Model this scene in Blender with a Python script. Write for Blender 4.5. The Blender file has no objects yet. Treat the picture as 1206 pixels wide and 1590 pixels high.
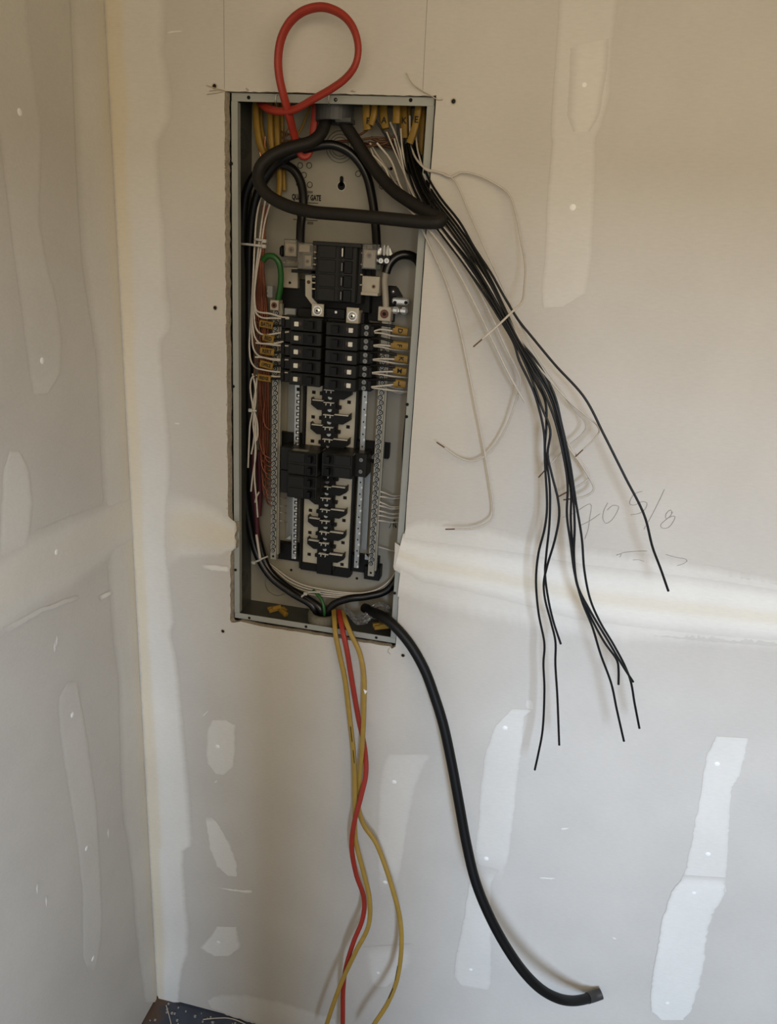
import bpy, bmesh, math, random
from mathutils import Vector, Matrix, geometry
random.seed(7)
S = bpy.context.scene
COL = S.collection
PI = math.pi

# ---------------------------------------------------------------- camera, world, lights, exposure
F_PX = 1160.3
CAM = Vector((.421, -1.373, .762))
cam_d = bpy.data.cameras.new('camera'); cam = bpy.data.objects.new('camera', cam_d); COL.objects.link(cam)
cam.location = CAM
cam.rotation_euler = (math.radians(71.23), math.radians(-3.46), math.radians(12.38))
cam_d.sensor_fit = 'VERTICAL'; cam_d.sensor_height = 24; cam_d.lens = F_PX / 1590 * 24
cam_d.clip_start = .02
S.camera = cam
S.view_settings.view_transform = 'Standard'; S.view_settings.look = 'None'
S.view_settings.gamma = 1; S.view_settings.use_curve_mapping = False
S.view_settings.exposure = 0.0
W = bpy.data.worlds.new('world'); S.world = W; W.use_nodes = True
W.node_tree.nodes['Background'].inputs[0].default_value = (1.0, .90, .78, 1)
W.node_tree.nodes['Background'].inputs[1].default_value = .04
def area(name, loc, target, sx, sy, power, color, spread=PI):
    d = bpy.data.lights.new(name, 'AREA'); d.shape = 'RECTANGLE'; d.size = sx; d.size_y = sy
    d.energy = power; d.color = color; d.spread = spread
    o = bpy.data.objects.new(name, d); COL.objects.link(o); o.location = loc
    o.rotation_euler = (Vector(target) - Vector(loc)).to_track_quat('-Z', 'Y').to_euler()
    return o
# daylight through the doorway behind the photographer, a warm work lamp up on the right
area('doorway_daylight', (1.55, -5.0, 1.3), (.7, 0, -.4), .8, 1.5, 296, (.575, .74, 1.03))
area('warm_room_lamp', (1.05, -1.7, 1.05), (.65, 0, .5), 2.4, .9, 22.5, (1.0, .835, .615))

# ---------------------------------------------------------------- helpers
MROT = cam.rotation_euler.to_matrix()
XC, ZF = -.413, -1.207                      # corner and floor found from the photograph's perspective
def ray(px, py): return MROT @ Vector(((px - 603) / F_PX, -(py - 795) / F_PX, -1))
def at(px, py, y):                          # the point seen at a pixel, at depth y from the wall plane
    d = ray(px, py); return CAM + d * ((y - CAM.y) / d.y)
def at_left(px, py, x=XC):
    d = ray(px, py); return CAM + d * ((x - CAM.x) / d.x)
def srgb(r, g, b):
    f = lambda c: (c/255)/12.92 if c/255 <= .04045 else ((c/255 + .055)/1.055)**2.4
    return (f(r), f(g), f(b), 1)
MATS = {}
def mat(name, rgb, rough=.5, metal=0, var=.0, scale=60, bump=0, trans=0, ior=1.45, spec=.5, coords='Object'):
    if name in MATS: return MATS[name]
    m = bpy.data.materials.new(name); m.use_nodes = True; nt = m.node_tree; b = nt.nodes['Principled BSDF']
    c = srgb(*rgb); b.inputs['Base Color'].default_value = c; b.inputs['Roughness'].default_value = rough
    b.inputs['Metallic'].default_value = metal; b.inputs['IOR'].default_value = ior
    b.inputs['Transmission Weight'].default_value = trans; b.inputs['Specular IOR Level'].default_value = spec
    tc = nt.nodes.new('ShaderNodeTexCoord'); n = nt.nodes.new('ShaderNodeTexNoise')
    n.inputs['Scale'].default_value = scale; n.inputs['Detail'].default_value = 4
    nt.links.new(tc.outputs[coords], n.inputs['Vector'])
    mr = nt.nodes.new('ShaderNodeMapRange'); mr.inputs['From Min'].default_value = .3; mr.inputs['From Max'].default_value = .7
    mr.inputs['To Min'].default_value = 1 - var; mr.inputs['To Max'].default_value = 1 + var
    nt.links.new(n.outputs['Fac'], mr.inputs['Value'])
    mx = nt.nodes.new('ShaderNodeMix'); mx.data_type = 'RGBA'; mx.blend_type = 'MULTIPLY'; mx.inputs[0].default_value = 1
    mx.inputs[6].default_value = c; nt.links.new(mr.outputs[0], mx.inputs[7]); nt.links.new(mx.outputs[2], b.inputs['Base Color'])
    if bump:
        bp = nt.nodes.new('ShaderNodeBump'); bp.inputs['Strength'].default_value = bump; bp.inputs['Distance'].default_value = .001
        nt.links.new(n.outputs['Fac'], bp.inputs['Height']); nt.links.new(bp.outputs[0], b.inputs['Normal'])
    MATS[name] = m; return m
def wall_mat():
    m = bpy.data.materials.new('drywall_paper'); m.use_nodes = True; nt = m.node_tree; b = nt.nodes['Principled BSDF']
    b.inputs['Roughness'].default_value = .75; b.inputs['Specular IOR Level'].default_value = .3
    tc = nt.nodes.new('ShaderNodeTexCoord')
    n = nt.nodes.new('ShaderNodeTexNoise'); n.inputs['Scale'].default_value = 170; n.inputs['Detail'].default_value = 3
    n2 = nt.nodes.new('ShaderNodeTexNoise'); n2.inputs['Scale'].default_value = 5; n2.inputs['Detail'].default_value = 3
    mp = nt.nodes.new('ShaderNodeMapping'); mp.inputs['Scale'].default_value = (.45, 1, 1.6)
    nt.links.new(tc.outputs['Object'], mp.inputs[0]); nt.links.new(mp.outputs[0], n.inputs['Vector']); nt.links.new(tc.outputs['Object'], n2.inputs['Vector'])
    add = nt.nodes.new('ShaderNodeMath'); add.operation = 'MULTIPLY_ADD'; add.inputs[1].default_value = .6
    nt.links.new(n.outputs['Fac'], add.inputs[0]); nt.links.new(n2.outputs['Fac'], add.inputs[2])
    mr = nt.nodes.new('ShaderNodeMapRange'); mr.inputs['From Min'].default_value = .5; mr.inputs['From Max'].default_value = 1.1
    mr.inputs['To Min'].default_value = .935; mr.inputs['To Max'].default_value = 1.065; nt.links.new(add.outputs[0], mr.inputs['Value'])
    # attribute: r = how much joint compound covers the paper, g = how much the paper tape shows
    at_ = nt.nodes.new('ShaderNodeVertexColor'); at_.layer_name = 'cover'
    sp = nt.nodes.new('ShaderNodeSeparateColor'); nt.links.new(at_.outputs['Color'], sp.inputs[0])
    m1 = nt.nodes.new('ShaderNodeMix'); m1.data_type = 'RGBA'; m1.inputs[6].default_value = srgb(*PAPER); m1.inputs[7].default_value = srgb(*MUD)
    nt.links.new(sp.outputs[0], m1.inputs[0])
    m2 = nt.nodes.new('ShaderNodeMix'); m2.data_type = 'RGBA'; m2.inputs[7].default_value = srgb(*TAPE)
    nt.links.new(m1.outputs[2], m2.inputs[6]); nt.links.new(sp.outputs[1], m2.inputs[0])
    mx = nt.nodes.new('ShaderNodeMix'); mx.data_type = 'RGBA'; mx.blend_type = 'MULTIPLY'; mx.inputs[0].default_value = 1
    nt.links.new(m2.outputs[2], mx.inputs[6]); nt.links.new(mr.outputs[0], mx.inputs[7]); nt.links.new(mx.outputs[2], b.inputs['Base Color'])
    bp = nt.nodes.new('ShaderNodeBump'); bp.inputs['Strength'].default_value = .12; bp.inputs['Distance'].default_value = .0006
    nt.links.new(n.outputs['Fac'], bp.inputs['Height']); nt.links.new(bp.outputs[0], b.inputs['Normal'])
    return m
PAPER, MUD, TAPE = (195, 189, 177), (224, 220, 208), (210, 197, 168)

ORD = ['first', 'second', 'third', 'fourth', 'fifth', 'sixth', 'seventh', 'eighth', 'ninth', 'tenth', 'eleventh', 'twelfth', 'thirteenth']
class MB:                                   # gathers faces, then links them as ONE mesh object
    def __init__(s): s.v = []; s.f = []; s.sm = []; s.col = None
    def add(s, vs, fs, smooth=False):
        o = len(s.v); s.v += [tuple(p) for p in vs]; s.f += [tuple(i + o for i in f) for f in fs]; s.sm += [smooth] * len(fs); return s
    def box(s, x0, x1, y0, y1, z0, z1, c=0.0, M=None):
        x0, x1 = min(x0, x1), max(x0, x1); y0, y1 = min(y0, y1), max(y0, y1); z0, z1 = min(z0, z1), max(z0, z1)
        c = min(c, (x1-x0)*.45, (y1-y0)*.45, (z1-z0)*.45)
        if c <= 0:
            vs = [(x, y, z) for x in (x0, x1) for y in (y0, y1) for z in (z0, z1)]
            fs = [(0,1,3,2), (4,6,7,5), (0,4,5,1), (2,3,7,6), (0,2,6,4), (1,5,7,3)]
        else:
            bm = bmesh.new(); bmesh.ops.create_cube(bm, size=1)
            for v in bm.verts: v.co = Vector((x0 + (v.co.x+.5)*(x1-x0), y0 + (v.co.y+.5)*(y1-y0), z0 + (v.co.z+.5)*(z1-z0)))
            bmesh.ops.bevel(bm, geom=list(bm.edges), offset=c, segments=1, affect='EDGES', profile=.5)
            bm.verts.index_update(); vs = [v.co.copy() for v in bm.verts]; fs = [[v.index for v in f.verts] for f in bm.faces]; bm.free()
        if M is not None: vs = [M @ Vector(p) for p in vs]
        return s.add(vs, fs)
    def cyl(s, p0, p1, r, n=12, r1=None, cap=True):
        p0, p1 = Vector(p0), Vector(p1); r1 = r if r1 is None else r1
        d = (p1 - p0).normalized(); a = d.orthogonal().normalized(); b = d.cross(a); vs = []
        for p, q in ((p0, r), (p1, r1)):
            for i in range(n): t = 2*PI*i/n; vs.append(p + a*math.cos(t)*q + b*math.sin(t)*q)
        s.add(vs, [(i, (i+1) % n, n+(i+1) % n, n+i) for i in range(n)], True)
        if cap: s.add(vs[:n], [tuple(range(n))[::-1]]); s.add(vs[n:], [tuple(range(n))])
        return s
    def ring(s, c, axis, r0, r1, h, n=24):  # flat washer / tube section of height h along axis
        c = Vector(c); d = Vector(axis).normalized(); a = d.orthogonal().normalized(); b = d.cross(a); vs = []
        for rr, hh in ((r0, 0), (r1, 0), (r1, h), (r0, h)):
            for i in range(n): t = 2*PI*i/n; vs.append(c + d*hh + a*math.cos(t)*rr + b*math.sin(t)*rr)
        fs = []
        for k in range(4):
            for i in range(n): fs.append((k*n+i, k*n+(i+1) % n, ((k+1) % 4)*n+(i+1) % n, ((k+1) % 4)*n+i))
        return s.add(vs, fs, False)
    def dome(s, c, axis, r, h, n=12):
        c = Vector(c); d = Vector(axis).normalized(); a = d.orthogonal().normalized(); b = d.cross(a); vs = []; K = 3
        for k in range(K):
            t = k/K*PI/2
            for i in range(n): q = 2*PI*i/n; vs.append(c + d*h*math.sin(t) + (a*math.cos(q)+b*math.sin(q))*r*math.cos(t))
        vs.append(c + d*h); fs = []
        for k in range(K-1):
            for i in range(n): fs.append((k*n+i, k*n+(i+1) % n, (k+1)*n+(i+1) % n, (k+1)*n+i))
        for i in range(n): fs.append(((K-1)*n+i, (K-1)*n+(i+1) % n, K*n))
        return s.add(vs, fs, True)
    def prism(s, poly, y0, y1):             # polygon in x, z pushed from y0 to y1
        n = len(poly); vs = [(x, y0, z) for x, z in poly] + [(x, y1, z) for x, z in poly]
        return s.add(vs, [tuple(range(n)), tuple(range(n, 2*n))[::-1]] + [(i, n+i, n+(i+1) % n, (i+1) % n) for i in range(n)])
    def tube(s, pts, r, n=8, rx=None, ref=None, step=.008, cap=True, taper=None, groove=False):
        P = smooth(pts, step); m = len(P); vs = []; up = None
        for k in range(m):
            t = (P[min(k+1, m-1)] - P[max(k-1, 0)])
            t = t.normalized() if t.length > 1e-9 else Vector((0, 0, -1))
            if ref is not None:
                R_ = ref(k/(m-1)) if callable(ref) else Vector(ref)
                a = (R_ - t*R_.dot(t)); a = a.normalized() if a.length > .05 else t.orthogonal().normalized()
            elif up is None: a = t.orthogonal().normalized()
            else: a = (up - t*up.dot(t)).normalized()
            up = a; b = t.cross(a); q = 1 if taper is None else taper(k/(m-1))
            for i in range(n):
                th = 2*PI*i/n; ca, sa = math.cos(th), math.sin(th)
                if rx is not None:          # flat oval section, its width lies across ref
                    ca = math.copysign(abs(ca)**.6, ca); sa = math.copysign(abs(sa)**.6, sa)
                    vs.append(P[k] + a*ca*r*q + b*sa*rx*q)
                else: vs.append(P[k] + (a*ca + b*sa)*r*q)
        fs = [(k*n+i, k*n+(i+1) % n, (k+1)*n+(i+1) % n, (k+1)*n+i) for k in range(m-1) for i in range(n)]
        s.add(vs, fs, True)
        if cap: s.add(vs[:n], [tuple(range(n))[::-1]]); s.add(vs[-n:], [tuple(range(n))])
        return s
    def build(s, name, m, parent=None, M=None):
        me = bpy.data.meshes.new(name); me.from_pydata(s.v, [], s.f); me.materials.append(m)
        me.polygons.foreach_set('use_smooth', s.sm); me.update()
        bm = bmesh.new(); bm.from_mesh(me); bmesh.ops.recalc_face_normals(bm, faces=bm.faces); bm.to_mesh(me); bm.free()
        return link(name, me, parent)
def link(name, me, parent=None):
    o = bpy.data.objects.new(name, me); COL.objects.link(o)
    if parent is not None:
        o.parent = parent; o.matrix_parent_inverse = Matrix.Identity(4)
        o.location = -world_loc(parent)
    return o
def world_loc(o):
    v = Vector((0, 0, 0))
    while o is not None: v = v + o.location; o = o.parent
    return v
def smooth(pts, step):
    P = [Vector(p) for p in pts]
    if len(P) < 3:
        n = max(2, int((P[1]-P[0]).length/step)); return [P[0].lerp(P[1], i/(n-1)) for i in range(n)]
    out = []; E = [P[0]*2-P[1]] + P + [P[-1]*2-P[-2]]
    for i in range(1, len(E)-2):
        a, b, c, d = E[i-1], E[i], E[i+1], E[i+2]
        t0 = 0; t1 = t0+max(1e-5, (b-a).length)**.5; t2 = t1+max(1e-5, (c-b).length)**.5; t3 = t2+max(1e-5, (d-c).length)**.5
        n = max(2, int((c-b).length/step))
        for k in range(n):
            t = t1 + (t2-t1)*k/n
            A1 = a*((t1-t)/(t1-t0)) + b*((t-t0)/(t1-t0)); A2 = b*((t2-t)/(t2-t1)) + c*((t-t1)/(t2-t1)); A3 = c*((t3-t)/(t3-t2)) + d*((t-t2)/(t3-t2))
            B1 = A1*((t2-t)/(t2-t0)) + A2*((t-t0)/(t2-t0)); B2 = A2*((t3-t)/(t3-t1)) + A3*((t-t1)/(t3-t1))
            out.append(B1*((t2-t)/(t2-t1)) + B2*((t-t1)/(t2-t1)))
    out.append(P[-1]); return out
def route(*pts):                            # (pixel x, pixel y, depth); a missing depth carries on from the one before
    out = []; d = 0
    known = [(i, p[2]) for i, p in enumerate(pts) if len(p) > 2]
    for i, p in enumerate(pts):
        lo = [k for k in known if k[0] <= i]; hi = [k for k in known if k[0] >= i]
        if lo and hi:
            (i0, d0), (i1, d1) = lo[-1], hi[0]; d = d0 if i0 == i1 else d0 + (d1-d0)*(i-i0)/(i1-i0)
        else: d = (lo or hi)[-1 if lo else 0][1]
        out.append(at(p[0], p[1], d))
    return out
def tag(o, label=None, cat=None, group=None, kind=None):
    if label: o['label'] = label
    if cat: o['category'] = cat
    if group: o['group'] = group
    if kind: o['kind'] = kind
    return o
def thing(name, label, cat, loc=(0, 0, 0), group=None):
    o = bpy.data.objects.new(name, None); COL.objects.link(o); o.location = loc; o.empty_display_size = .02
    return tag(o, label, cat, group)
def text(body, size, m, parent, loc, rot=(PI/2, 0, 0), sx=1.0, bold=0.0, name='lettering', align='CENTER'):
    c = bpy.data.curves.new(name, 'FONT'); c.body = body; c.size = size; c.offset = bold; c.align_x = align; c.align_y = 'CENTER'
    c.resolution_u = 2; c.extrude = .0001
    t = bpy.data.objects.new(name, c); COL.objects.link(t)
    bpy.context.view_layer.update()
    me = bpy.data.meshes.new_from_object(t.evaluated_get(bpy.context.evaluated_depsgraph_get()))
    bpy.data.objects.remove(t); me.name = name; me.materials.clear(); me.materials.append(m)
    R_ = Matrix.Translation(Vector(loc)) @ (rot.to_4x4() if isinstance(rot, Matrix) else Matrix.Rotation(rot[2], 4, 'Z') @ Matrix.Rotation(rot[1], 4, 'Y') @ Matrix.Rotation(rot[0], 4, 'X')) @ Matrix.Scale(sx, 4, (1, 0, 0))
    me.transform(R_); return link(name, me, parent)

# ---------------------------------------------------------------- materials
WALL = wall_mat()
STEEL = mat('grey_enamel_steel', (150, 151, 142), .38, .0, .04, 30)
STEEL_IN = mat('grey_enamel_inside', (146, 141, 126), .42, 0, .07, 18)
STEEL_SHADE = mat('shaded_steel_sides', (76, 76, 69), .42, .35, .1, 30)  # same paint as the back plate; the shade on the sides is in the colour
ZINC = mat('zinc_plate', (178, 178, 172), .3, .85, .08, 80)
BRIGHT = mat('bright_metal', (226, 225, 218), .22, .55, .05, 60)
TIN = mat('tinned_plate', (178, 171, 152), .42, .25, .05, 40)
LUGM = mat('aluminium_lug', (164, 155, 138), .4, .25, .05, 60)
BLACKP = mat('black_plastic', (14, 14, 12), .5, 0, .08, 40, spec=.3)
BLACKB = mat('breaker_black', (24, 24, 21), .42, 0, .05, 50, spec=.35)
BLACKH = mat('handle_black', (9, 9, 8), .4, 0, .05, 50, spec=.3)
DARK = mat('dark_hole', (9, 8, 7), .9)
WHITEB = mat('white_button', (216, 214, 202), .4, 0, .02, 40)
RUBBER = mat('black_cable_jacket', (13, 12, 10), .5, 0, .06, 90, spec=.28)
RUBBERG = mat('glossy_black_jacket', (12, 11, 10), .3, 0, .06, 90, spec=.5)
RUBBER2 = mat('paler_black_cable', (30, 27, 22), .6, 0, .1, 120, spec=.3)  # loop cable, paler and rougher than the other black jackets
BLKW = mat('black_wire', (10, 9, 8), .4, 0, .08, 200, spec=.35)
WHTW = mat('white_wire', (188, 180, 166), .42, 0, .06, 150)
COPPER = mat('bare_copper', (112, 64, 44), .36, .55, .18, 130)
COPPERD = mat('dull_copper_tip', (104, 74, 52), .5, .5, .1, 130)
YEL = mat('yellow_jacket', (132, 102, 33), .5, 0, .12, 60)
YELC = mat('yellow_cable', (158, 128, 56), .5, 0, .07, 60)
RED = mat('red_cable', (150, 47, 31), .5, 0, .06, 60)
GRN = mat('green_wire', (34, 84, 32), .38, 0, .06, 80)
PVC = mat('grey_pvc', (66, 67, 66), .5, 0, .05, 50)
BUSH = mat('dusty_bushing', (108, 103, 86), .7, 0, .15, 70)
CLEAR = mat('clear_plastic', (244, 240, 230), .06, 0, .02, 40, trans=.95, ior=1.35)
NYLON = mat('nylon_tie', (176, 174, 164), .4, 0, .05, 50)
INK = mat('black_ink', (20, 18, 15), .8)
PENCIL = mat('pencil_grey', (150, 146, 139), .8)
SCREWM = mat('black_screw', (20, 16, 13), .55, .4, .1, 200)
GYP = mat('gypsum_edge', (150, 138, 118), .95, 0, .22, 160, .6)
SILVT = mat('crumpled_silver_tape', (112, 111, 106), .4, .25, .2, 90, .8)
FUZZ = mat('paper_fuzz', (176, 164, 142), .95, 0, .1, 100)
WHITE_SPOT = mat('wet_mud', (236, 234, 226), .7, 0, .02, 60)
MAROON = mat('maroon_sleeve', (70, 26, 34), .5, 0, .1, 60)

# ---------------------------------------------------------------- setting: back wall with its ragged cut-out
X1, ZT = 2.3, 1.53
def jag(a, b, amp, n):
    out = []
    for i in range(n):
        t = i/n; out.append((a[0]+(b[0]-a[0])*t + random.uniform(-amp, amp), a[1]+(b[1]-a[1])*t + random.uniform(-amp, amp)))
    return out
hole_px = (jag((349, 142), (428, 143), .6, 12) + jag((428, 143), (677, 149.3), .7, 30)
           + jag((677.5, 148), (656, 440), .35, 14) + jag((656, 440), (627, 847), .4, 16)
           + [(623, 849), (613, 842.5), (612.5, 860), (610.5, 880), (612, 885), (618, 885.5), (621.5, 889)]
           + jag((622, 890), (615.5, 985), .7, 9) + [(614, 1004), (608, 1007.5), (606, 1004)]
           + jag((604, 1003.5), (390, 970), .7, 22) + [(374, 965), (362, 967), (358.5, 966)]
           + jag((357.5, 962), (357.5, 856), .8, 14) + [(360, 853.5), (365.5, 851.5), (366.5, 840), (363.5, 833), (367, 824), (366, 811), (361, 812.5), (356.5, 812)]
           + jag((354.5, 808), (350, 420), .9, 40) + jag((350, 420), (349, 145), 1.1, 28))
hole = [at(x, y, 0) for x, y in hole_px]
TH = .0127
wb = MB()
outer = [Vector((XC, 0, ZF+.010)), Vector((X1, 0, ZF+.010)), Vector((X1, 0, ZT)), Vector((XC, 0, ZT))]
loops = [[Vector((p.x, p.z, 0)) for p in outer], [Vector((p.x, p.z, 0)) for p in hole]]
tris = geometry.tessellate_polygon(loops); flat = outer + hole
wb.add([p for p in flat], [tuple(t) for t in tris])
back = .13
wb.add([(XC, 0, ZF+.010), (X1, 0, ZF+.010), (X1, 0, ZT), (XC, 0, ZT), (XC, back, ZF+.010), (X1, back, ZF+.010), (X1, back, ZT), (XC, back, ZT)],
       [(0, 1, 5, 4), (1, 2, 6, 5), (2, 3, 7, 6), (3, 0, 4, 7), (4, 5, 6, 7)])
wall_back = tag(wb.build('wall_back', WALL), 'bare taped drywall wall behind the open electrical panel', kind='structure')
def no_cover(o):
    a = o.data.color_attributes.new('cover', 'FLOAT_COLOR', 'POINT')
    for d in a.data: d.color = (0, 0, 0, 1)
no_cover(wall_back)
e = MB(); n = len(hole)
e.add([p for p in hole] + [p + Vector((.0042 if p.x < -.17 else -.0005, TH, 0)) for p in hole], [(i, (i+1) % n, n+(i+1) % n, n+i) for i in range(n)])
e.build('cut_edge', GYP, wall_back)
wall_left = tag(MB().box(XC-.12, XC, -3.2, back, ZF+.010, ZT).build('wall_left', WALL), 'bare taped drywall side wall left of the corner', kind='structure')
no_cover(wall_left)
FLOORM = mat('dusty_blue_sheet', (58, 64, 76), .6, 0, .25, 14, .2)
nt_ = FLOORM.node_tree; n_ = nt_.nodes.new('ShaderNodeTexNoise'); n_.inputs['Scale'].default_value = 7; n_.inputs['Detail'].default_value = 6
r_ = nt_.nodes.new('ShaderNodeMapRange'); r_.inputs['From Min'].default_value = .52; r_.inputs['From Max'].default_value = .62
b_ = nt_.nodes['Principled BSDF']; l_ = b_.inputs['Base Color'].links[0].from_socket
m_ = nt_.nodes.new('ShaderNodeMix'); m_.data_type = 'RGBA'; m_.inputs[7].default_value = srgb(84, 66, 52)
tc_ = nt_.nodes.new('ShaderNodeTexCoord'); nt_.links.new(tc_.outputs['Object'], n_.inputs['Vector']); nt_.links.new(n_.outputs['Fac'], r_.inputs['Value'])
nt_.links.new(r_.outputs[0], m_.inputs[0]); nt_.links.new(l_, m_.inputs[6]); nt_.links.new(m_.outputs[2], b_.inputs['Base Color'])
floor = tag(MB().box(XC-.12, X1, -5.4, back, ZF-.1, ZF).build('floor', mat('concrete', (120, 116, 108), .9, 0, .15, 8)), 'site floor below the walls', kind='structure')
tag(MB().box(XC-.12, X1, -2.6, back, ZT, ZT+.1).build('ceiling', mat('ceiling_board', (188, 178, 160), .9, 0, .03, 8)), 'plain board ceiling above', kind='structure')
# unseen pier and header, added to shade the middle and top of the wall
wf = MB(); wf.box(.42, .75, -2.1, -2.0, ZF, .80); wf.box(XC-.12, X1, -2.1, -2.0, .80, ZT)
tag(wf.build('shade_blocker', mat('shade_blocker_board', (150, 142, 130), .9, 0, .05, 8)), 'unseen pier and header added to shade the back wall', kind='structure')

# ---- joint compound, tape and filled screws: thin coats with their own outline on the wall
def coat(name, rows, parent, proj, nrm, fl=.12, fr=.12, cover=1.0, tape=None, jit=1.0, lift=.0004, ends=(.0, .0), step=5, cols=14, lab=None):
    """rows = (left px, right px) pairs down the coat; the edges feather out into the paper"""
    Ls = smooth([Vector((r[0][0], r[0][1], 0)) for r in rows], 1e9) if False else None
    acc = [0]
    for a, b in zip(rows, rows[1:]):
        acc.append(acc[-1] + .5*(math.dist(a[0], b[0]) + math.dist(a[1], b[1])))
    tot = acc[-1]; N = max(3, int(tot/step)); vs = []; cs = []
    for k in range(N+1):
        d = tot*k/N; i = 0
        while i < len(acc)-2 and acc[i+1] < d: i += 1
        t = (d-acc[i])/max(1e-6, acc[i+1]-acc[i]); t = t if len(rows) == 2 else t*t*(3-2*t)*.5 + t*.5
        l = Vector(rows[i][0]).lerp(Vector(rows[i+1][0]), t); r = Vector(rows[i][1]).lerp(Vector(rows[i+1][1]), t)
        w = (r-l); u = w.normalized() if w.length > 1e-6 else Vector((1, 0))
        if fl < .5: l = l + u*random.uniform(-jit, jit)
        r = r + u*random.uniform(-jit, jit)
        v = k/N; ev = 1.0
        if ends[0]: ev *= min(1, v/ends[0])
        if ends[1]: ev *= min(1, (1-v)/ends[1])
        for c in range(cols+1):
            q = c/cols; q = q*q*(3-2*q)*.6 + q*.4
            p = proj(l.x+(r.x-l.x)*q, l.y+(r.y-l.y)*q)
            a = min(1, q/fl) if fl > 0 else 1; b = min(1, (1-q)/fr) if fr > 0 else 1
            mk = a*b*ev; mk = mk*mk*(3-2*mk)
            tp = 0
            if tape: tp = max(0, 1-abs(q-tape[0])/tape[1]); tp = min(1, tp*tape[3] if len(tape) > 3 else tp*2)*tape[2]*ev
            vs.append(p + nrm*(lift + .0004*mk)); cs.append((mk*(cover if not isinstance(cover, tuple) else cover[0]+(cover[1]-cover[0])*min(1, max(0, (v-.45)/.25))), tp, 0, 1))
    C1 = cols+1
    m = MB().add(vs, [(k*C1+c, k*C1+c+1, (k+1)*C1+c+1, (k+1)*C1+c) for k in range(N) for c in range(cols)], True)
    o = m.build(name, WALL, parent)
    ca = o.data.color_attributes.new('cover', 'FLOAT_COLOR', 'POINT')
    for i, c in enumerate(cs): ca.data[i].color = c
    if lab: o['label'] = lab
    return o
pB = lambda x, y: at(x, y, 0); nB = Vector((0, -1, 0))
pL = lambda x, y: at_left(x, y); nL = Vector((1, 0, 0))
cx = lambda y: 162.5 + .0529*y
def cB(rows, **k): return coat('joint_compound', rows, wall_back, pB, nB, **k)
def cL(rows, **k): return coat('joint_compound', rows, wall_left, pL, nL, **k)
# corner coat, back wall side
rb = [(260, -12), (258, 45), (255, 80), (262, 110), (268, 150), (267, 185), (256, 205), (246, 222), (247, 250), (250, 310), (256, 350), (258, 400), (260, 450), (265, 480),
      (265, 512), (252, 532), (252, 560), (258, 620), (264, 680), (266, 740), (262, 790), (260, 845), (265, 900), (270, 950), (273, 965), (266, 985), (275, 1020), (280, 1060), (284, 1110), (290, 1180), (296, 1240), (300, 1300), (300, 1312), (287, 1322), (286, 1345),
      (290, 1400), (295, 1440), (294, 1480), (286, 1500), (281, 1530), (279, 1556)]
cB([((cx(y)+1, y), (x, y)) for x, y in rb], fl=.0001, fr=.16, cover=(.45, .85), tape=(.12, .22, .75, 1.6), jit=.8)
# corner coat, left wall side
lb = [(108, -12), (114, 150), (120, 300), (126, 400), (150, 560), (156, 700), (164, 850), (176, 1000), (184, 1060), (187, 1200), (190, 1270), (198, 1310), (205, 1370), (208, 1420), (214, 1480), (222, 1540), (224, 1556)]
cL([((x, y), (cx(y)-1, y)) for x, y in lb], fl=.25, fr=.0001, cover=.4, tape=(.9, .25, .3, 1.6), jit=.8)
# horizontal joint left of the panel, back wall
cB([((236, 752), (250, 900)), ((280, 762), (282, 868)), ((310, 770), (312, 866)), ((340, 788), (338, 866)), ((364.5, 810), (364.5, 852))], fl=.22, fr=.1, cover=.45, tape=(.55, .36, .55, 1.5), jit=1.2, lift=.0005, ends=(.35, 0))
cB([((311, 876), (313, 882)), ((332, 876), (332, 887)), ((356, 880), (357, 888))], fl=.3, fr=.3, cover=.9, ends=(.3, .1), lift=.0010)
# horizontal joint right of the panel
cB([((631, 812), (617, 925)), ((660, 805), (648, 938)), ((700, 808), (690, 952)), ((760, 818), (752, 967)), ((800, 829), (800, 975)), ((860, 842), (856, 990)), ((930, 853), (925, 1000)), ((1000, 861), (1000, 1003)), ((1080, 874), (1080, 1006)), ((1150, 888), (1150, 1010)), ((1240, 904), (1240, 1016))],
   fl=.10, fr=.16, cover=.5, jit=1.6, lift=.0006)
cB([((626, 828), (612, 884)), ((660, 832), (656, 912)), ((720, 838), (714, 924)), ((800, 848), (796, 945)), ((900, 864), (892, 972)), ((1000, 876), (996, 985)), ((1100, 888), (1098, 996)), ((1240, 912), (1240, 1006))],
   fl=.3, fr=.3, cover=.95, tape=(.55, .16, .5, 1.2), jit=.8, lift=.0009)
# vertical runs over filled screws, back wall
cB([((869, -12), (960, -12)), ((862, 100), (950, 70)), ((856, 180), (946, 150)), ((855, 210), (934, 195)), ((858, 222), (924, 215)), ((850, 300), (924, 270)), ((846, 400), (919, 400)), ((840, 450), (910, 455)), ((843, 478), (876, 476))], fl=.08, fr=.08, cover=.34, jit=.7)
cB([((885, 75), (945, 60)), ((884, 120), (942, 110)), ((880, 180), (930, 180)), ((890, 205), (915, 205))], fl=.3, fr=.2, cover=.5, jit=.6, lift=.0009)
cB([((795, 1100), (826, 1102)), ((768, 1128), (814, 1112)), ((753, 1170), (809, 1170)), ((746, 1220), (804, 1205)), ((742, 1280), (797, 1270)), ((738, 1320), (790, 1330)), ((745, 1360), (778, 1372))], fl=.06, fr=.06, cover=.5, jit=1.0, ends=(.02, .15))
cB([((735, 1340), (775, 1350)), ((726, 1385), (763, 1370)), ((719, 1430), (762, 1430)), ((709, 1480), (763, 1500)), ((704, 1514), (762, 1530)), ((716, 1532), (757, 1537))], fl=.06, fr=.06, cover=.45, jit=1.0, ends=(.15, .01), lift=.0008)
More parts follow.
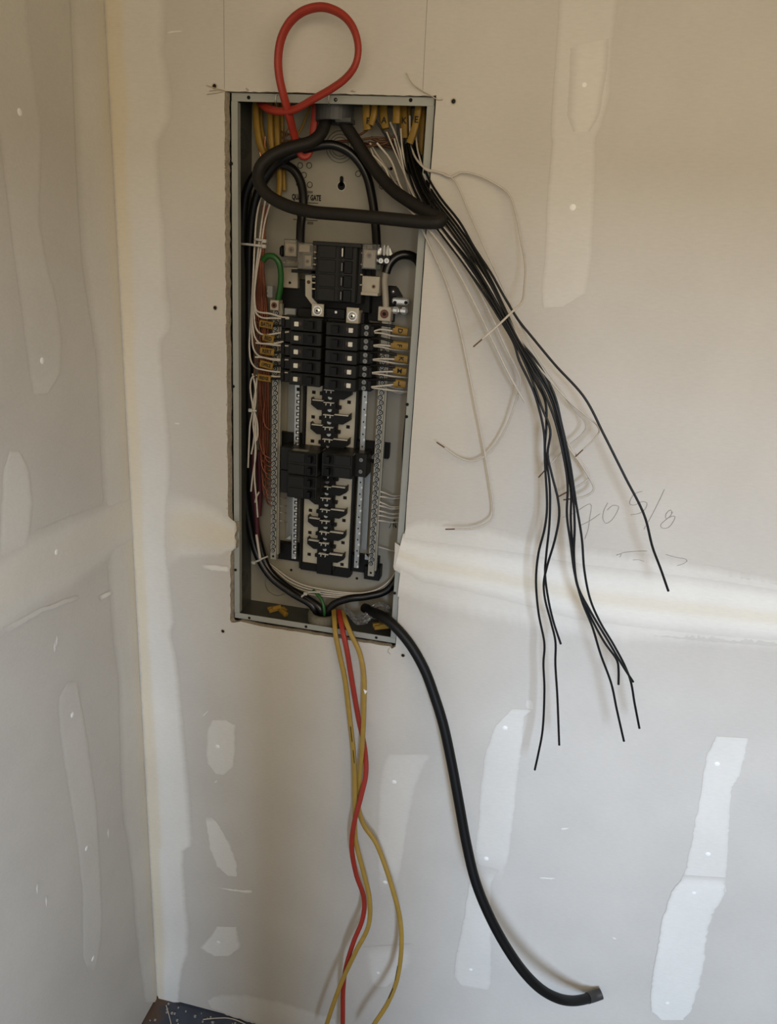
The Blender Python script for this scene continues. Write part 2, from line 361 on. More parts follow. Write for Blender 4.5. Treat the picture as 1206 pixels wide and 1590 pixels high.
cB([((816, 1087), (824, 1087)), ((813, 1094), (830, 1094)), ((817, 1101), (829, 1101))], fl=.3, fr=.3, cover=.35)
cB([((600, 1170), (672, 1170)), ((592, 1195), (660, 1190)), ((587, 1230), (645, 1225)), ((585, 1290), (634, 1280)), ((586, 1350), (624, 1345)), ((590, 1400), (614, 1385))], fl=.12, fr=.12, cover=.4, jit=1.0, ends=(.03, .2))
cB([((563, 1470), (640, 1465)), ((566, 1490), (640, 1495)), ((572, 1520), (618, 1520)), ((582, 1533), (600, 1533))], fl=.2, fr=.2, cover=.45, jit=1.0, ends=(.2, .02), lift=.0008)
cB([((1112, 1143), (1162, 1146)), ((1098, 1168), (1156, 1178)), ((1091, 1200), (1148, 1205)), ((1086, 1240), (1136, 1222)), ((1076, 1290), (1132, 1290)), ((1066, 1345), (1128, 1345)), ((1060, 1362), (1127, 1385))], fl=.05, fr=.05, cover=.6, jit=1.3)
cB([((1062, 1358), (1127, 1362)), ((1042, 1385), (1124, 1390)), ((1030, 1420), (1106, 1420)), ((1022, 1460), (1098, 1450)), ((1018, 1490), (1094, 1490)), ((1011, 1525), (1086, 1530)), ((1010, 1570), (1074, 1568)), ((1026, 1583), (1060, 1583))], fl=.05, fr=.05, cover=.85, jit=1.5, lift=.0008, ends=(.06, 0))
# small dabs near the corner
cB([((330, 1118), (352, 1118)), ((322, 1130), (366, 1126)), ((319, 1165), (366, 1160)), ((321, 1185), (362, 1192)), ((334, 1201), (348, 1203))], fl=.08, fr=.08, cover=.6, jit=1)
cB([((319, 1268), (329, 1268)), ((321, 1290), (343, 1285)), ((325, 1320), (357, 1310)), ((336, 1345), (369, 1340)), ((352, 1359), (368, 1361))], fl=.1, fr=.1, cover=.75, jit=1, ends=(.1, 0))
cB([((336, 1438), (368, 1439)), ((325, 1455), (371, 1452)), ((310, 1472), (376, 1470)), ((318, 1478), (372, 1474)), ((332, 1484), (356, 1484))], fl=.08, fr=.08, cover=.8, jit=1.6)
cB([((336, 1376), (336, 1380)), ((362, 1380), (362, 1384)), ((393, 1382), (392, 1388))], fl=.3, fr=.3, cover=1, ends=(.4, .05))
cB([((322, 1552), (328, 1565)), ((340, 1543), (350, 1575)), ((380, 1543), (390, 1588)), ((430, 1552), (440, 1602)), ((520, 1580), (525, 1625))], fl=.14, fr=.14, cover=.5, jit=1)
for a, b in (((258, 51), (285, 48)), ((270, 657), (280, 658)), ((870, 1287), (883, 1286)), ((836, 1363), (862, 1364)), ((314, 1113), (324, 1103)), ((332, 1215), (338, 1212)), ((950, 1455), (957, 1458))):
    cB([((a[0], a[1]-2), (a[0], a[1]+2)), ((b[0], b[1]-2), (b[0], b[1]+2))], fl=.4, fr=.4, cover=.9, jit=.5, ends=(.2, .2), step=3, cols=6)
# left wall: horizontal joint and vertical runs
cL([((-40, 872), (-40, 1020)), ((0, 861), (0, 992)), ((26, 843), (26, 972)), ((52, 826), (52, 952)), ((100, 805), (110, 920)), ((140, 790), (150, 888)), ((172, 776), (180, 862)), ((203, 764), (206, 845))], fl=.2, fr=.2, cover=.42, tape=(.45, .4, .2, 1.4), jit=1.2, lift=.0006)
cL([((-40, -20), (40, -20)), ((-38, 60), (46, 60)), ((-20, 140), (56, 140)), ((0, 220), (65, 200)), ((10, 300), (62, 290)), ((18, 370), (62, 350)), ((26, 430), (75, 420)), ((33, 480), (89, 470)), ((39, 530), (96, 530)), ((46, 580), (94, 580)), ((52, 612), (75, 610))], fl=.14, fr=.08, cover=.22, jit=.7)
cL([((14, 700), (30, 700)), ((4, 735), (45, 730)), ((2, 790), (51, 780)), ((0, 850), (44, 845)), ((-10, 900), (40, 890))], fl=.1, fr=.1, cover=.36, jit=.7, ends=(.03, .3))
cL([((105, 1058), (120, 1058)), ((90, 1085), (124, 1085)), ((92, 1130), (131, 1120)), ((100, 1190), (140, 1180)), ((112, 1260), (150, 1250)), ((121, 1320), (154, 1320)), ((128, 1390), (158, 1400)), ((128, 1450), (158, 1455)), ((128, 1485), (152, 1490)), ((135, 1505), (146, 1508))], fl=.1, fr=.1, cover=.26, jit=.7, ends=(.03, .03))
cL([((2, 975), (8, 985)), ((60, 945), (64, 952)), ((118, 924), (122, 930))], fl=.3, fr=.3, cover=.3, ends=(.2, .2), lift=.0011)
cL([((153, 926), (155, 932)), ((172, 915), (174, 924))], fl=.3, fr=.3, cover=.8, ends=(.1, .3), lift=.0013)
for (x, y) in ((85, 1005), (88, 995), (58, 1380), (72, 1400), (168, 1294)):
    cL([((x-1.5, y-9), (x+1.5, y-9)), ((x-2.5, y), (x+2, y)), ((x-1, y+9), (x+1, y+9))], fl=.3, fr=.3, cover=.9, jit=.5, ends=(.3, .3), step=3, cols=6)
for (x, y) in ((30, 174), (65, 560), (87, 857), (112, 1110), (134, 1317), (144, 1488)):
    p = at_left(x, y); MB().dome(p + nL*.0004, nL, .0062, .0012, 12).build('filled_screw', WHITE_SPOT, wall_left)
for (x, y) in ((907, 132), (889, 322), (784, 1130), (755, 1333), (731, 1505), (1113, 1186), (1099, 1326), (1077, 1386), (1036, 1557), (338, 1159), (612, 1214), (587, 1510), (598, 1370), (339, 1463)):
    p = at(x, y, 0); MB().dome(p + nB*.0004, nB, .0058, .0012, 12).build('filled_screw', WHITE_SPOT, wall_back)
# unfilled black screws, with their torn paper rims
for (x, y) in ((333, 134), (704, 157.5), (334, 478), (346, 980), (625.5, 1017.5)):
    p = at(x, y, 0); m = MB(); m.dome(p + nB*.0002, nB, .0036, .0008, 12); o = m.build('screw_head', SCREWM, wall_back)
    MB().ring(p, nB, .0036, .0052, .0006, 14).build('torn_paper', FUZZ, o)
# pencil work on the paper
def stroke(pts, parent, m=PENCIL, r=.0004, name='pencil_mark', y=-.0014):
    return MB().tube([at(px, py, y) for px, py in pts], r, 5, step=.004).build(name, m, parent)
stroke([(347.3, -8), (347.9, 70), (348.4, 138)], wall_back, r=.00035, y=-.0003); stroke([(663.5, -8), (659.5, 70), (656.2, 140)], wall_back, r=.00035, y=-.0003)
z = lambda *p: [(840+a/5.025, 740+b/5.025) for a, b in p]
for s_ in (z((170, 320), (250, 288), (385, 215), (378, 330), (365, 420), (340, 487)), z((300, 385), (380, 345), (460, 290)),
           z((520, 205), (492, 260), (482, 330), (505, 366), (545, 345), (590, 280), (604, 232), (560, 225), (515, 262)),
           z((790, 115), (735, 132), (700, 175), (692, 215), (730, 222), (790, 195), (825, 205), (815, 250), (770, 285), (700, 298)),
           z((962, 100), (930, 170), (870, 290), (835, 355)), z((815, 385), (803, 412)),
           z((1025, 285), (1010, 260), (975, 290), (975, 330), (1020, 310), (1045, 310), (1035, 345), (990, 400), (945, 402), (932, 380), (970, 340), (1015, 300), (1020, 270)),
           z((585, 615), (650, 592), (740, 583), (825, 581)), z((590, 610), (625, 605), (612, 630)), z((715, 650), (760, 648), (803, 663)), z((972, 607), (1050, 630), (1130, 645), (1138, 660), (1100, 683), (1060, 695))):
    stroke(s_, wall_back)
# loose paper fibres at the cut-out corners
def fib(pts, r=.0006): MB().tube(route(*pts), r, 5, step=.004).build('paper_shred', FUZZ, wall_back)
fib([(350, 142, .001), (340, 140, -.002), (325, 141, -.003)]); fib([(350, 141, 0), (338, 138, -.003), (320, 132, -.004)]); fib([(349, 142, 0), (338, 144, -.003), (321, 146.5, -.003)])
fib([(630, 113, -.004), (640, 130, -.006), (655, 141, -.005), (670, 149, -.003), (680, 155, -.002), (687, 154.5, -.003)], .0008)
fib([(606, 1003, .0), (602, 1012, -.002), (606, 1016, -.003)]); fib([(382, 137, 0), (385, 140, -.002)], .0012); fib([(548, 140, 0), (545, 141, -.003), (552, 142.5, -.002)])
for i in range(22):
    y_ = random.uniform(180, 800); x_ = 349.5 + .0065*(y_-180)
    fib([(x_+.8, y_-2, .001), (x_-1.5, y_, -.001), (x_+.4, y_+2.5, .001)], .0007)

# ---------------------------------------------------------------- floor sheet and scraps in the corner
sh = MB(); NX, NY = 14, 12; g = []
for j in range(NY+1):
    for i in range(NX+1):
        x = XC-.02 + (.966)*i/NX; y = .03 - .585*j/NY
        g.append((x, y, ZF + .002 + .003*random.random()))
sh.add(g, [(j*(NX+1)+i, j*(NX+1)+i+1, (j+1)*(NX+1)+i+1, (j+1)*(NX+1)+i) for j in range(NY) for i in range(NX)])
sheet = tag(sh.build('floor_sheet', FLOORM), 'dusty dark blue sheet on the floor in the corner', 'floor sheet')
def floor_at(px, py, h=.006):
    d = ray(px, py); return CAM + d*((ZF + h - CAM.z)/d.z)
tag(MB().tube([floor_at(258, 1561), floor_at(262, 1575), floor_at(266, 1592), floor_at(268, 1610)], .0013, 6).build('wire_scrap', WHTW), 'pale wire scrap on the floor nearest the corner', 'wire scrap', 'wire scraps on the floor sheet')
tag(MB().tube([floor_at(315, 1583), floor_at(335, 1581), floor_at(355, 1581), floor_at(372, 1586), floor_at(390, 1596)], .0013, 6).build('wire_scrap', WHTW), 'pale wire scrap on the floor along the back wall', 'wire scrap', 'wire scraps on the floor sheet')
db = MB()
for i in range(26):
    px = random.uniform(232, 400); lo = 1556 + max(0, (px-262)*.285); py = random.uniform(lo+2, lo+16) if random.random() < .6 else random.uniform(lo, 1600)
    if px < 250: py = random.uniform(1560+(250-px)*1.4, 1600)
    p = floor_at(px, py, .006); s_ = random.uniform(.0008, .0026); db.box(p.x-s_, p.x+s_*1.3, p.y-s_, p.y+s_, p.z-.003, p.z+s_*.5)
tag(db.build('plaster_crumbs', mat('plaster_crumb', (150, 147, 138), .95)), 'white plaster crumbs scattered on the floor by the wall', 'debris', kind='stuff')

# ---------------------------------------------------------------- electrical panel
RY = .008; ZB_, ZT_ = -.004, 1.0195; XH = .1815; BY = .10
panel = thing('electrical_panel', 'open grey steel breaker panel set into the drywall', 'electrical panel', (0, RY, 0))
bx = MB()
t = .0015
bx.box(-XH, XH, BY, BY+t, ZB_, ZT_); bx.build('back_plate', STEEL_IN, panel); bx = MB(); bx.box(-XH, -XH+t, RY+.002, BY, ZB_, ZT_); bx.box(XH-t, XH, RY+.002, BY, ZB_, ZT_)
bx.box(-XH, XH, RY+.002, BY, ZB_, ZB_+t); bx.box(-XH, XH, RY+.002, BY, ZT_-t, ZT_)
bx.build('side_walls', STEEL_SHADE, panel)
w_ = .0125
rails = {'left_rail': (-XH, -XH+w_, ZB_+w_, ZT_-w_), 'right_rail': (XH-w_, XH, ZB_+w_, ZT_-w_), 'top_rail': (-XH+.001, XH-.001, ZT_-w_-.0008, ZT_), 'bottom_rail': (-XH+.001, XH-.001, ZB_, ZB_+w_)}
holes = {'left_rail': [(359, 254), (362, 600), (365.5, 885)], 'right_rail': [(660, 267), (632, 628), (631, 647), (612.5, 921)], 'top_rail': [(386, 151.5), (521, 155), (637.5, 155.5)], 'bottom_rail': [(387, 959.5), (475, 973), (584, 990)]}
for nme, (a, b, c, d) in rails.items():
    o = MB().box(a, b, RY + (0 if 'rail' in nme and ('top' in nme or 'bottom' in nme) else .0006), RY+.0022, c, d, .0004).build('rim_rail', STEEL, panel)
    hb = MB()
    for px, py in holes[nme]:
        p = at(px, py, RY); hb.cyl(p + Vector((0, -.0006, 0)), p + Vector((0, .001, 0)), .0031, 12)
    h = tag(hb.build('screw_hole', DARK, o), kind='stuff')
    if nme == 'top_rail':
        p = at(521.5, 155, RY); MB().dome(p + Vector((0, -.0008, 0)), (0, -1, 0), .0012, .0006, 8).build('screw_tip', ZINC, o)
# in-turned lip behind each rail so the rim reads as folded steel
lp = MB(); lp.box(-XH+w_-.001, -XH+w_, RY, RY+.012, .01, 1.005); lp.box(XH-w_, XH-w_+.001, RY, RY+.012, .01, 1.005)
lp.build('rim_lip', STEEL, panel)
# wire clips hooked on the top rail
for px in (428, 510):
    MB().tube(route((px+4, 146, .004), (px+1, 146.5, .002), (px, 150, .002), (px, 158, .002), (px+1, 166, .012)), .0009, 6, step=.003).build('clip', ZINC, panel)
# knock-outs pressed in the walls of the box
ko = MB()
def kring(c, ax, r): MB().ring(c, ax, r-.0006, r+.0006, .0007, 28).build('knockout', STEEL_IN if r > .012 else DARK, panel)
for zc in (.945, .06):
    for r in (.012, .019, .0245): 
        MB().ring((-XH+t, .055, zc), (1, 0, 0), r-.0007, r+.0007, .0008, 26).build('knockout', mat('knockout_line', (62, 62, 56), .5), panel)
for px, py in ((466, 257), (480, 257), (472, 272), (464, 285), (481, 287), (556, 270), (594, 271), (605, 283), (593, 289), (614, 286)):
    p = at(px, py, BY); MB().ring(p + Vector((0, -.0003, 0)), (0, -1, 0), .0044, .0055, .0006, 18).build('knockout', INK, panel)
p = at(528, 228, BY)
for r in (.016, .021, .027): MB().ring(p + Vector((0, -.0003, 0)), (0, -1, 0), r-.0005, r+.0005, .0006, 30).build('knockout', mat('knockout_line', (62, 62, 56)), panel)
p = at(398, 905, BY+0); MB().ring((-.118, .0985, .047), (0, -1, 0), .027, .0278, .0008, 30).build('knockout', ZINC, panel)
p = at(530, 289, BY); k_ = MB(); k_.cyl(p + Vector((0, -.0008, 0)), p, .0072, 16); k_.box(p.x-.0035, p.x+.0035, p.y-.0008, p.y, p.z, p.z+.014); k_.cyl((p.x, p.y-.0009, p.z+.014), (p.x, p.y, p.z+.014), .0035, 10); k_.build('keyhole', DARK, panel)
MB().ring(p + Vector((0, -.0003, 0)), (0, -1, 0), .0074, .0088, .0005, 18).build('keyhole_rim', ZINC, panel)
hb = MB()
for px, py in ((452, 885), (554, 898), (607, 262), (576, 288), (450, 441), (440, 441)):
    p = at(px, py, BY); hb.cyl(p + Vector((0, -.0007, 0)), p, .003, 10)
tag(hb.build('screw_hole', DARK, panel), kind='stuff')
# print on the back plate
def wtext(body, px, py, size, y=BY-.0006, **k): return text(body, size, INK, panel, at(px, py, y), **k)
wtext('QUALITY GATE', 475.5, 307, .0135, sx=.62, bold=.0006)
wtext('QC1  PASS', 473, 335, .0115, sx=.6, bold=.0006)
for (x0, x1, py) in ((456, 494, 314.5), (455, 493, 341.5)):
    a, b = at(x0, py-1, BY-.0006), at(x1, py+1.4, BY-.0006); z_ = (a.z+b.z)/2; MB().box(a.x, b.x, BY-.0007, BY-.0002, z_-.0006, z_+.0006).build('printed_line', INK, panel)
o = MB(); a = at(469, 296, BY-.0006); o.box(a.x, a.x+.021, BY-.0007, BY-.0002, a.z-.004, a.z); o.build('printed_block', mat('grey_print', (96, 94, 84), .7), panel); o = MB()
a = at(480, 345, BY-.0006); o.box(a.x-.004, a.x+.008, BY-.0007, BY-.0002, a.z-.004, a.z+.001); o.build('printed_block', mat('grey_print', (96, 94, 84), .7), panel)
for s_ in ([(598, 262), (603, 261), (604, 265), (599, 267), (598, 262), (600, 270)], [(601, 270), (602, 279)], [(608, 271), (602, 274), (608, 279)],
           [(608, 811), (604, 820)], [(611, 819), (610, 812), (615, 820), (613, 811)], [(610, 810), (613, 807), (612, 811)], [(580, 284), (579, 291), (582, 291)]):
    stroke(s_, panel, INK, .0006, 'pen_mark', BY-.0008)

# bus assembly ---------------------------------------------------
fr = MB()
fr.box(-.118, .118, .082, .0985, .645, .712, .001); fr.box(-.03, .075, .06, .0985, .66, .776, .001)
fr.box(-.118, .125, .084, .0985, .372, .404, .001)
fr.box(-.118, -.054, .084, .0985, .116, .156, .001); fr.box(.054, .118, .084, .0985, .112, .152, .001); fr.box(.09, .124, .07, .0985, .104, .134, .001)
fr.box(-.059, -.0535, .077, .0985, .104, .66, .0006); fr.box(.0525, .058, .077, .0985, .10, .66, .0006)
fr.box(-.056, -.012, .078, .0985, .101, .119, .001); fr.box(.010, .054, .078, .0985, .097, .119, .001)
fr.box(-.064, .068, .05, .09, .52, .66)
fr.build('bus_frame', BLACKP, panel)
for sgn in (-1, 1):
    pl = MB().box(sgn*.012, sgn*.0525, .0815, .084, .117, .66, .0004).build('bus_plate', TIN, panel)
    sl = MB()
    for k in range(20):
        zc = .4945 - .0508*k/1 if sgn < 0 else .4815 - .0508*k
        if zc < .12: break
        zc -= .0 if sgn < 0 else .0; xs = sgn*.0375
        sl.box(xs-.0037, xs+.0037, .0808, .0816, zc-.0034, zc+.0034)
    tag(sl.build('slot', DARK, pl), kind='stuff')
sp = MB(); sp.box(-.017, .017, .0715, .085, .10, .645, .001)
for k in range(21):
    zz = .5055 - .0254*k*.995
    if zz < .12: break
    s2 = 1 if k % 2 == 0 else -1
    sp.box(-s2*.017, -s2*.0225, .074, .084, zz-.014, zz-.007)
sp.build('stab_insulator', BLACKP, panel)
for k in range(21):
    zz = .5055 - .0254*k*.995
    if zz < .13: break
    s2 = 1 if k % 2 == 0 else -1
    st = MB(); a = .0405 if s2 > 0 else .034
    st.prism([(s2*.016, zz+.001), (s2*a, zz+.001), (s2*(a+.004), zz+.006), (s2*(a+.004), zz-.008), (s2*(a-.010), zz-.0175), (s2*.016, zz-.0175), (-s2*.014, zz-.012), (-s2*.014, zz-.0005)], .066, .082)
    o = st.build('bus_stab', BLACKP, panel)
    MB().box(s2*.012, s2*(a+.001), .0635, .071, zz+.001, zz+.0026, .0003).box(-.011, .011, .062, .070, zz-.0012, zz+.0004, .0003).box(-.006, -.0048, .061, .068, zz-.006, zz-.0015).box(.0036, .005, .061, .068, zz-.006, zz-.0015).build('blade', mat('blade_metal', (206, 203, 192), .35, .2, .05, 60), o)
    if k % 1 == 0: MB().cyl((.001, .072, zz+.0095), (.001, .068, zz+.0095), .0045, 10).build('rivet', ZINC, o)
# bars with their screws
def bar(x, w, y0, y1, z0, z1, m, pitch, rs, two=False, z_first=None):
    o = MB().box(x-w/2, x+w/2, y0, y1, z0, z1, .0006).build('terminal_bar', m, panel)
    sc, sl = MB(), MB(); zc = z1-.008 if z_first is None else z_first; i = 0
    while zc > z0+.02:
        xo = x + (.0012 if i % 2 else -.0012)
        sl.cyl((xo, y0-.0003, zc), (xo, y0, zc), rs*1.3, 10); sc.ring((xo, y0-.0002, zc), (0, -1, 0), rs*.4, rs*.82, .0012, 10)
        zc -= pitch; i += 1
    tag(sc.build('screw', ZINC, o), kind='stuff'); tag(sl.build('screw_slot', DARK, o), kind='stuff')
    MB().cyl((x, y0-.0006, z0+.008), (x, y0, z0+.008), .0026, 10).build('screw_hole', DARK, o)
    MB().box(x+w/2-.0002, x+w/2+.0035, y0+.004, y1, z0+.012, z1).build('bar_web', m, o)
    return o
bar(-.1105, .0135, .054, .068, .126, .665, mat('dull_bar', (150, 147, 134), .4, .25, .08, 60), .0098, .0038)
bar(.1085, .0135, .054, .068, .120, .658, mat('dull_bar', (150, 147, 134)), .0098, .0038, z_first=.60)
for x, s2 in ((-.0685, -1), (.0725, 1)):
    o = MB().box(x-.0052, x+.0052, .068, .076, .128, .64, .0005).build('plug_on_rail', ZINC, panel)
    th = MB(); tn = MB(); zz = .50
    while zz > .14:
        th.box(x-.001, x+(.0048 if s2 < 0 else .0015), .0672, .0681, zz-.0035, zz+(.0035 if s2 < 0 else -.0005)); tn.cyl((x+.0035, .0665, zz-.0127), (x+.0035, .068, zz-.0127), .0022, 8)
        zz -= .0127 if s2 < 0 else .0254
    tag(th.build('notch', DARK, o), kind='stuff'); tag(tn.build('rail_stud', BRIGHT, o), kind='stuff')
    MB().box(x+s2*.004-.012*(s2 < 0), x+s2*.004+.012*(s2 > 0), .088, .0905, .165, .40).build('rail_web', mat('pale_steel', (150, 154, 152), .4, .3, .06, 40), o)
# white plastic-looking steel strips on the back plate
for z0_, z1_ in ((.40, .52), (.165, .37)): MB().box(-.097, -.081, .094, .0985, z0_, z1_).build('support_strip', mat('pale_steel', (150, 154, 152)), panel)
MB().box(-.098, -.078, .085, .0905, .365, .392).build('rail_clip', BLACKP, panel); MB().box(.082, .104, .08, .0905, .362, .39).build('rail_clip', BLACKP, panel)
MB().prism([(-.09, .362), (-.078, .378), (-.078, .362)], .0838, .0852).build('clip_tongue', ZINC, panel); MB().prism([(.086, .37), (.1, .386), (.1, .37)], .0788, .0802).build('clip_tongue', ZINC, panel)
MB().prism([(-.092, .168), (-.08, .168), (-.08, .178)], .0788, .08).build('clip_tongue', ZINC, panel); MB().prism([(.088, .146), (.101, .146), (.088, .16)], .0788, .08).build('clip_tongue', ZINC, panel)
# lugs
def lug(px, py, y, w, h, m=LUGM):
    p = at(px, py, y); o = MB().box(p.x-w/2, p.x+w/2, y, y+.024, p.z-h/2, p.z+h/2, .001).build('lug', m, panel)
    MB().cyl((p.x, y-.0006, p.z), (p.x, y, p.z), w*.33, 16).build('set_screw', mat('rusty_screw', (96, 62, 48), .5, .5, .1, 100), o)
    MB().cyl((p.x, y-.0009, p.z), (p.x, y-.0005, p.z), w*.15, 6).build('screw_hole', DARK, o)
lug(425.5, 474, .046, .0175, .0195); lug(596.5, 487.5, .046, .025, .0265)
MB().box(-.124, -.113, .04, .056, .676, .698, .001).box(-.124, -.113, .0392, .041, .678, .682).box(-.124, -.113, .0392, .041, .686, .690).build('ground_clip', mat('grey_clip', (120, 120, 116), .5), panel)
def busscrew(px0, py0, px1, py1, y):
    a, b = at(px0, py0, y), at(px1, py1, y); c = (a+b)/2
    o = MB().box(a.x, b.x, y, y+.003, b.z, a.z, .0005).build('bus_link', TIN, panel)
    MB().cyl((c.x, y-.0015, c.z-.001), (c.x, y, c.z-.001), .0094, 18).dome((c.x, y-.0015, c.z-.001), (0, -1, 0), .0070, .003, 14).build('bolt', BRIGHT, o)
    MB().cyl((c.x, y-.005, c.z-.001), (c.x, y-.0042, c.z-.001), .0022, 8).build('bolt_slot', DARK, o)
    return o
busscrew(484, 471, 502, 492, .034); busscrew(538, 477, 556, 503, .034)
a = at(556, 480, .05); MB().box(a.x-.002, a.x+.006, .04, .06, a.z-.03, a.z-.002).build('bus_link', LUGM, panel)
a = at(441, 478, .07); MB().box(a.x, a.x+.024, .07, .08, a.z-.017, a.z, .001).build('bus_link', mat('pale_steel', (150, 154, 152)), panel)
a = at(502, 478, .045); b = at(535, 496, .045); o = MB().box(a.x, b.x, .045, .06, b.z, a.z, .001).build('bus_block', BLACKH, panel)
MB().cyl(((a.x+b.x)/2+.004, .0435, (a.z+b.z)/2+.003), ((a.x+b.x)/2+.004, .045, (a.z+b.z)/2+.003), .0025, 10).build('bolt', BRIGHT, o)
# left bus strap running up beside the main breaker, and support bracket beside it
MB().prism([(at(474, 427, .05).x, at(474, 427, .05).z), (at(484, 427, .05).x, at(484, 427, .05).z), (at(484, 462, .05).x, at(484, 462, .05).z), (at(494, 473, .05).x, at(494, 473, .05).z), (at(484, 473, .05).x, at(484, 473, .05).z), (at(474, 459, .05).x, at(474, 459, .05).z)], .05, .054).build('bus_strap', TIN, panel)
p = at(479, 438, .05); MB().cyl((p.x, .0492, p.z), (p.x, .05, p.z), .0035, 12).build('bolt', mat('rusty_screw', (96, 62, 48)), panel)
a = at(439, 414, .07); b = at(462, 448, .07); o = MB().box(a.x, b.x, .07, .085, b.z, a.z, .001).build('support_bracket', LUGM, panel)
p = at(450, 439, .07); MB().cyl((p.x, .0692, p.z), (p.x, .07, p.z), .0026, 10).build('screw_hole', DARK, o)
# bonding bracket and neutral strap on the right
a = at(588, 382, .075); b = at(610, 398, .075)
MB().prism([(at(583, 394, .08).x, at(583, 394, .08).z), (at(587, 382, .08).x, at(587, 382, .08).z), (at(605, 384, .08).x, at(605, 384, .08).z), (at(610, 397, .08).x, at(610, 397, .08).z)], .08, .083).build('bond_bracket', BRIGHT, panel)
a = at(588, 396.5, .03); b = at(605, 412, .03)
o = MB().box(a.x, b.x, .03, .07, b.z, a.z, .001).build('terminal_block', BLACKH, panel)
for px in (591.5, 600.5):
    p = at(px, 405, .03); MB().ring((p.x, .0275, p.z), (0, 1, 0), .0018, .0046, .0025, 12).box(p.x-.0035, p.x+.0035, .0268, .0278, p.z-.0006, p.z+.0006).build('screw', BRIGHT, o)
MB().box(a.x+.006, a.x+.0085, .04, .045, a.z, a.z+.018).build('wire_end', ZINC, o); MB().box(a.x+.013, a.x+.0155, .04, .045, a.z, a.z+.018).build('wire_end', ZINC, o)
a = at(605, 446, .075); b = at(622, 461, .075)
o = MB().prism([(a.x, a.z), (a.x+.011, a.z), (b.x, b.z), (a.x, b.z)], .075, .0985).build('lug_bracket', BLACKP, panel)
p = at(610, 453, .075); MB().dome((p.x, .075, p.z), (0, -1, 0), .0042, .003, 12).build('bolt', ZINC, o)
a = at(608, 462, .06); b = at(634, 474, .06); o = MB().box(a.x, b.x, .06, .08, b.z, a.z, .003).build('ground_lug', BRIGHT, panel)
a2 = at(607, 476, .058); b2 = at(632, 489, .058); MB().box(a2.x, (a2.x+b2.x)/2-.0008, .058, .08, b2.z, a2.z, .004).box((a2.x+b2.x)/2+.0008, b2.x, .058, .08, b2.z, a2.z, .004).build('ground_lug', BRIGHT, panel)
hb = MB()
for px in (613, 630):
    p = at(px, 470, .06); hb.cyl((p.x, .0592, p.z), (p.x, .06, p.z), .0034, 12)
tag(hb.build('screw_hole', DARK, o), kind='stuff')

# ---------------------------------------------------------------- circuit breakers
def arc_breaker(sgn, zc, label):
    h = .0119
    t_ = thing('circuit_breaker', label, 'circuit breaker', (0, .09, zc), 'arc fault breakers with white test buttons')
    b = MB(); b.box(sgn*.003, sgn*.092, .036, .0795, zc-h, zc+h, .0012); b.box(sgn*.004, sgn*.067, .013, .037, zc-h, zc+h, .0012)
    b.box(sgn*.006, sgn*.0655, .0118, .0135, zc-h+.0008, zc-h+.0022); b.box(sgn*.006, sgn*.0655, .0118, .0135, zc+h-.0022, zc+h-.0008)
    b.box(sgn*.0395, sgn*.0415, .0115, .0135, zc-h+.002, zc+h-.002)
    b.build('body', BLACKB, t_)
    hd = MB(); hd.box(sgn*.0135, sgn*.0385, .0126, .0135, zc-.0085, zc+.0085)
    hd.prism([(sgn*.019, zc-.0065), (sgn*.030, zc-.0065), (sgn*.030, zc+.0065), (sgn*.019, zc+.0065)], .0045, .013)
    hd.build('handle', BLACKH, t_)
    MB().box(sgn*.0492, sgn*.0575, .0088, .0135, zc-.0043, zc+.0043, .0006).build('test_button', WHITEB, t_)
    MB().box(sgn*.044, sgn*.0475, .0124, .0132, zc-.002, zc+.004).build('print_mark', mat('red_grey_print', (66, 52, 46), .6), t_)
    for dz in ((.0058, -.0058) if sgn > 0 else ()):
        MB().ring((sgn*.078, .0345, zc+dz), (0, -1, 0), .0016, .0044, .0024, 12).box(sgn*.078-.003, sgn*.078+.003, .0318, .0325, zc+dz-.0006, zc+dz+.0006).build('terminal_screw', mat('dull_terminal', (132, 132, 126), .3, .5, .3, 300), t_)
    MB().box(sgn*.0845, sgn*.0925, .033, .04, zc-h+.002, zc+h-.002, .001).build('terminal_hood', BLACKP, t_)
    return t_
ordn = ['topmost', 'second from the top', 'third from the top', 'fourth from the top', 'lowest']
for k in range(5):
    arc_breaker(-1, .6335-.0260*k, f'black breaker with white test button, {ordn[k]} in the upper left stack')
    arc_breaker(1, .6300-.0258*k, f'black breaker with white test button, {ordn[k]} in the upper right stack')
def two_pole(sgn, z0, z1, label, sticker=False):
    t_ = thing('two_pole_breaker', label, 'circuit breaker', (0, .09, (z0+z1)/2), 'plain two pole breakers lower down')
    b = MB(); b.box(sgn*.003, sgn*.091, .038, .0795, z0, z1, .0012); b.box(sgn*.004, sgn*.0675, .014, .039, z0, z1, .0012)
    b.build('body', BLACKB, t_); zm = (z0+z1)/2
    for zz in (zm+(z1-z0)/4, zm-(z1-z0)/4):
        MB().box(sgn*.031, sgn*.064, .0122, .0145, zz-.0098, zz+.0098, .0006).build('face_plate', BLACKB, t_)
        hd = MB(); hd.box(sgn*.008, sgn*.0285, .0128, .0143, zz-.010, zz+.010, .0006); hd.prism([(sgn*.0155, zz-.0068), (sgn*.0225, zz-.0068), (sgn*.0225, zz+.0068), (sgn*.0155, zz+.0068)], .003, .014)
        hd.build('handle', BLACKH, t_)
        if sgn > 0: MB().ring((sgn*.0795, .0365, zz), (0, -1, 0), .0014, .004, .002, 12).box(sgn*.0795-.0035, sgn*.0795+.0035, .0355, .0362, zz-.0006, zz+.0006).build('terminal_screw', mat('dull_terminal', (92, 92, 88)), t_)
    if sticker: MB().box(sgn*.028, sgn*.06, .0195, .034, z1+.0001, z1+.0005).build('sticker', mat('grey_sticker', (128, 126, 116), .6), t_)
    return t_
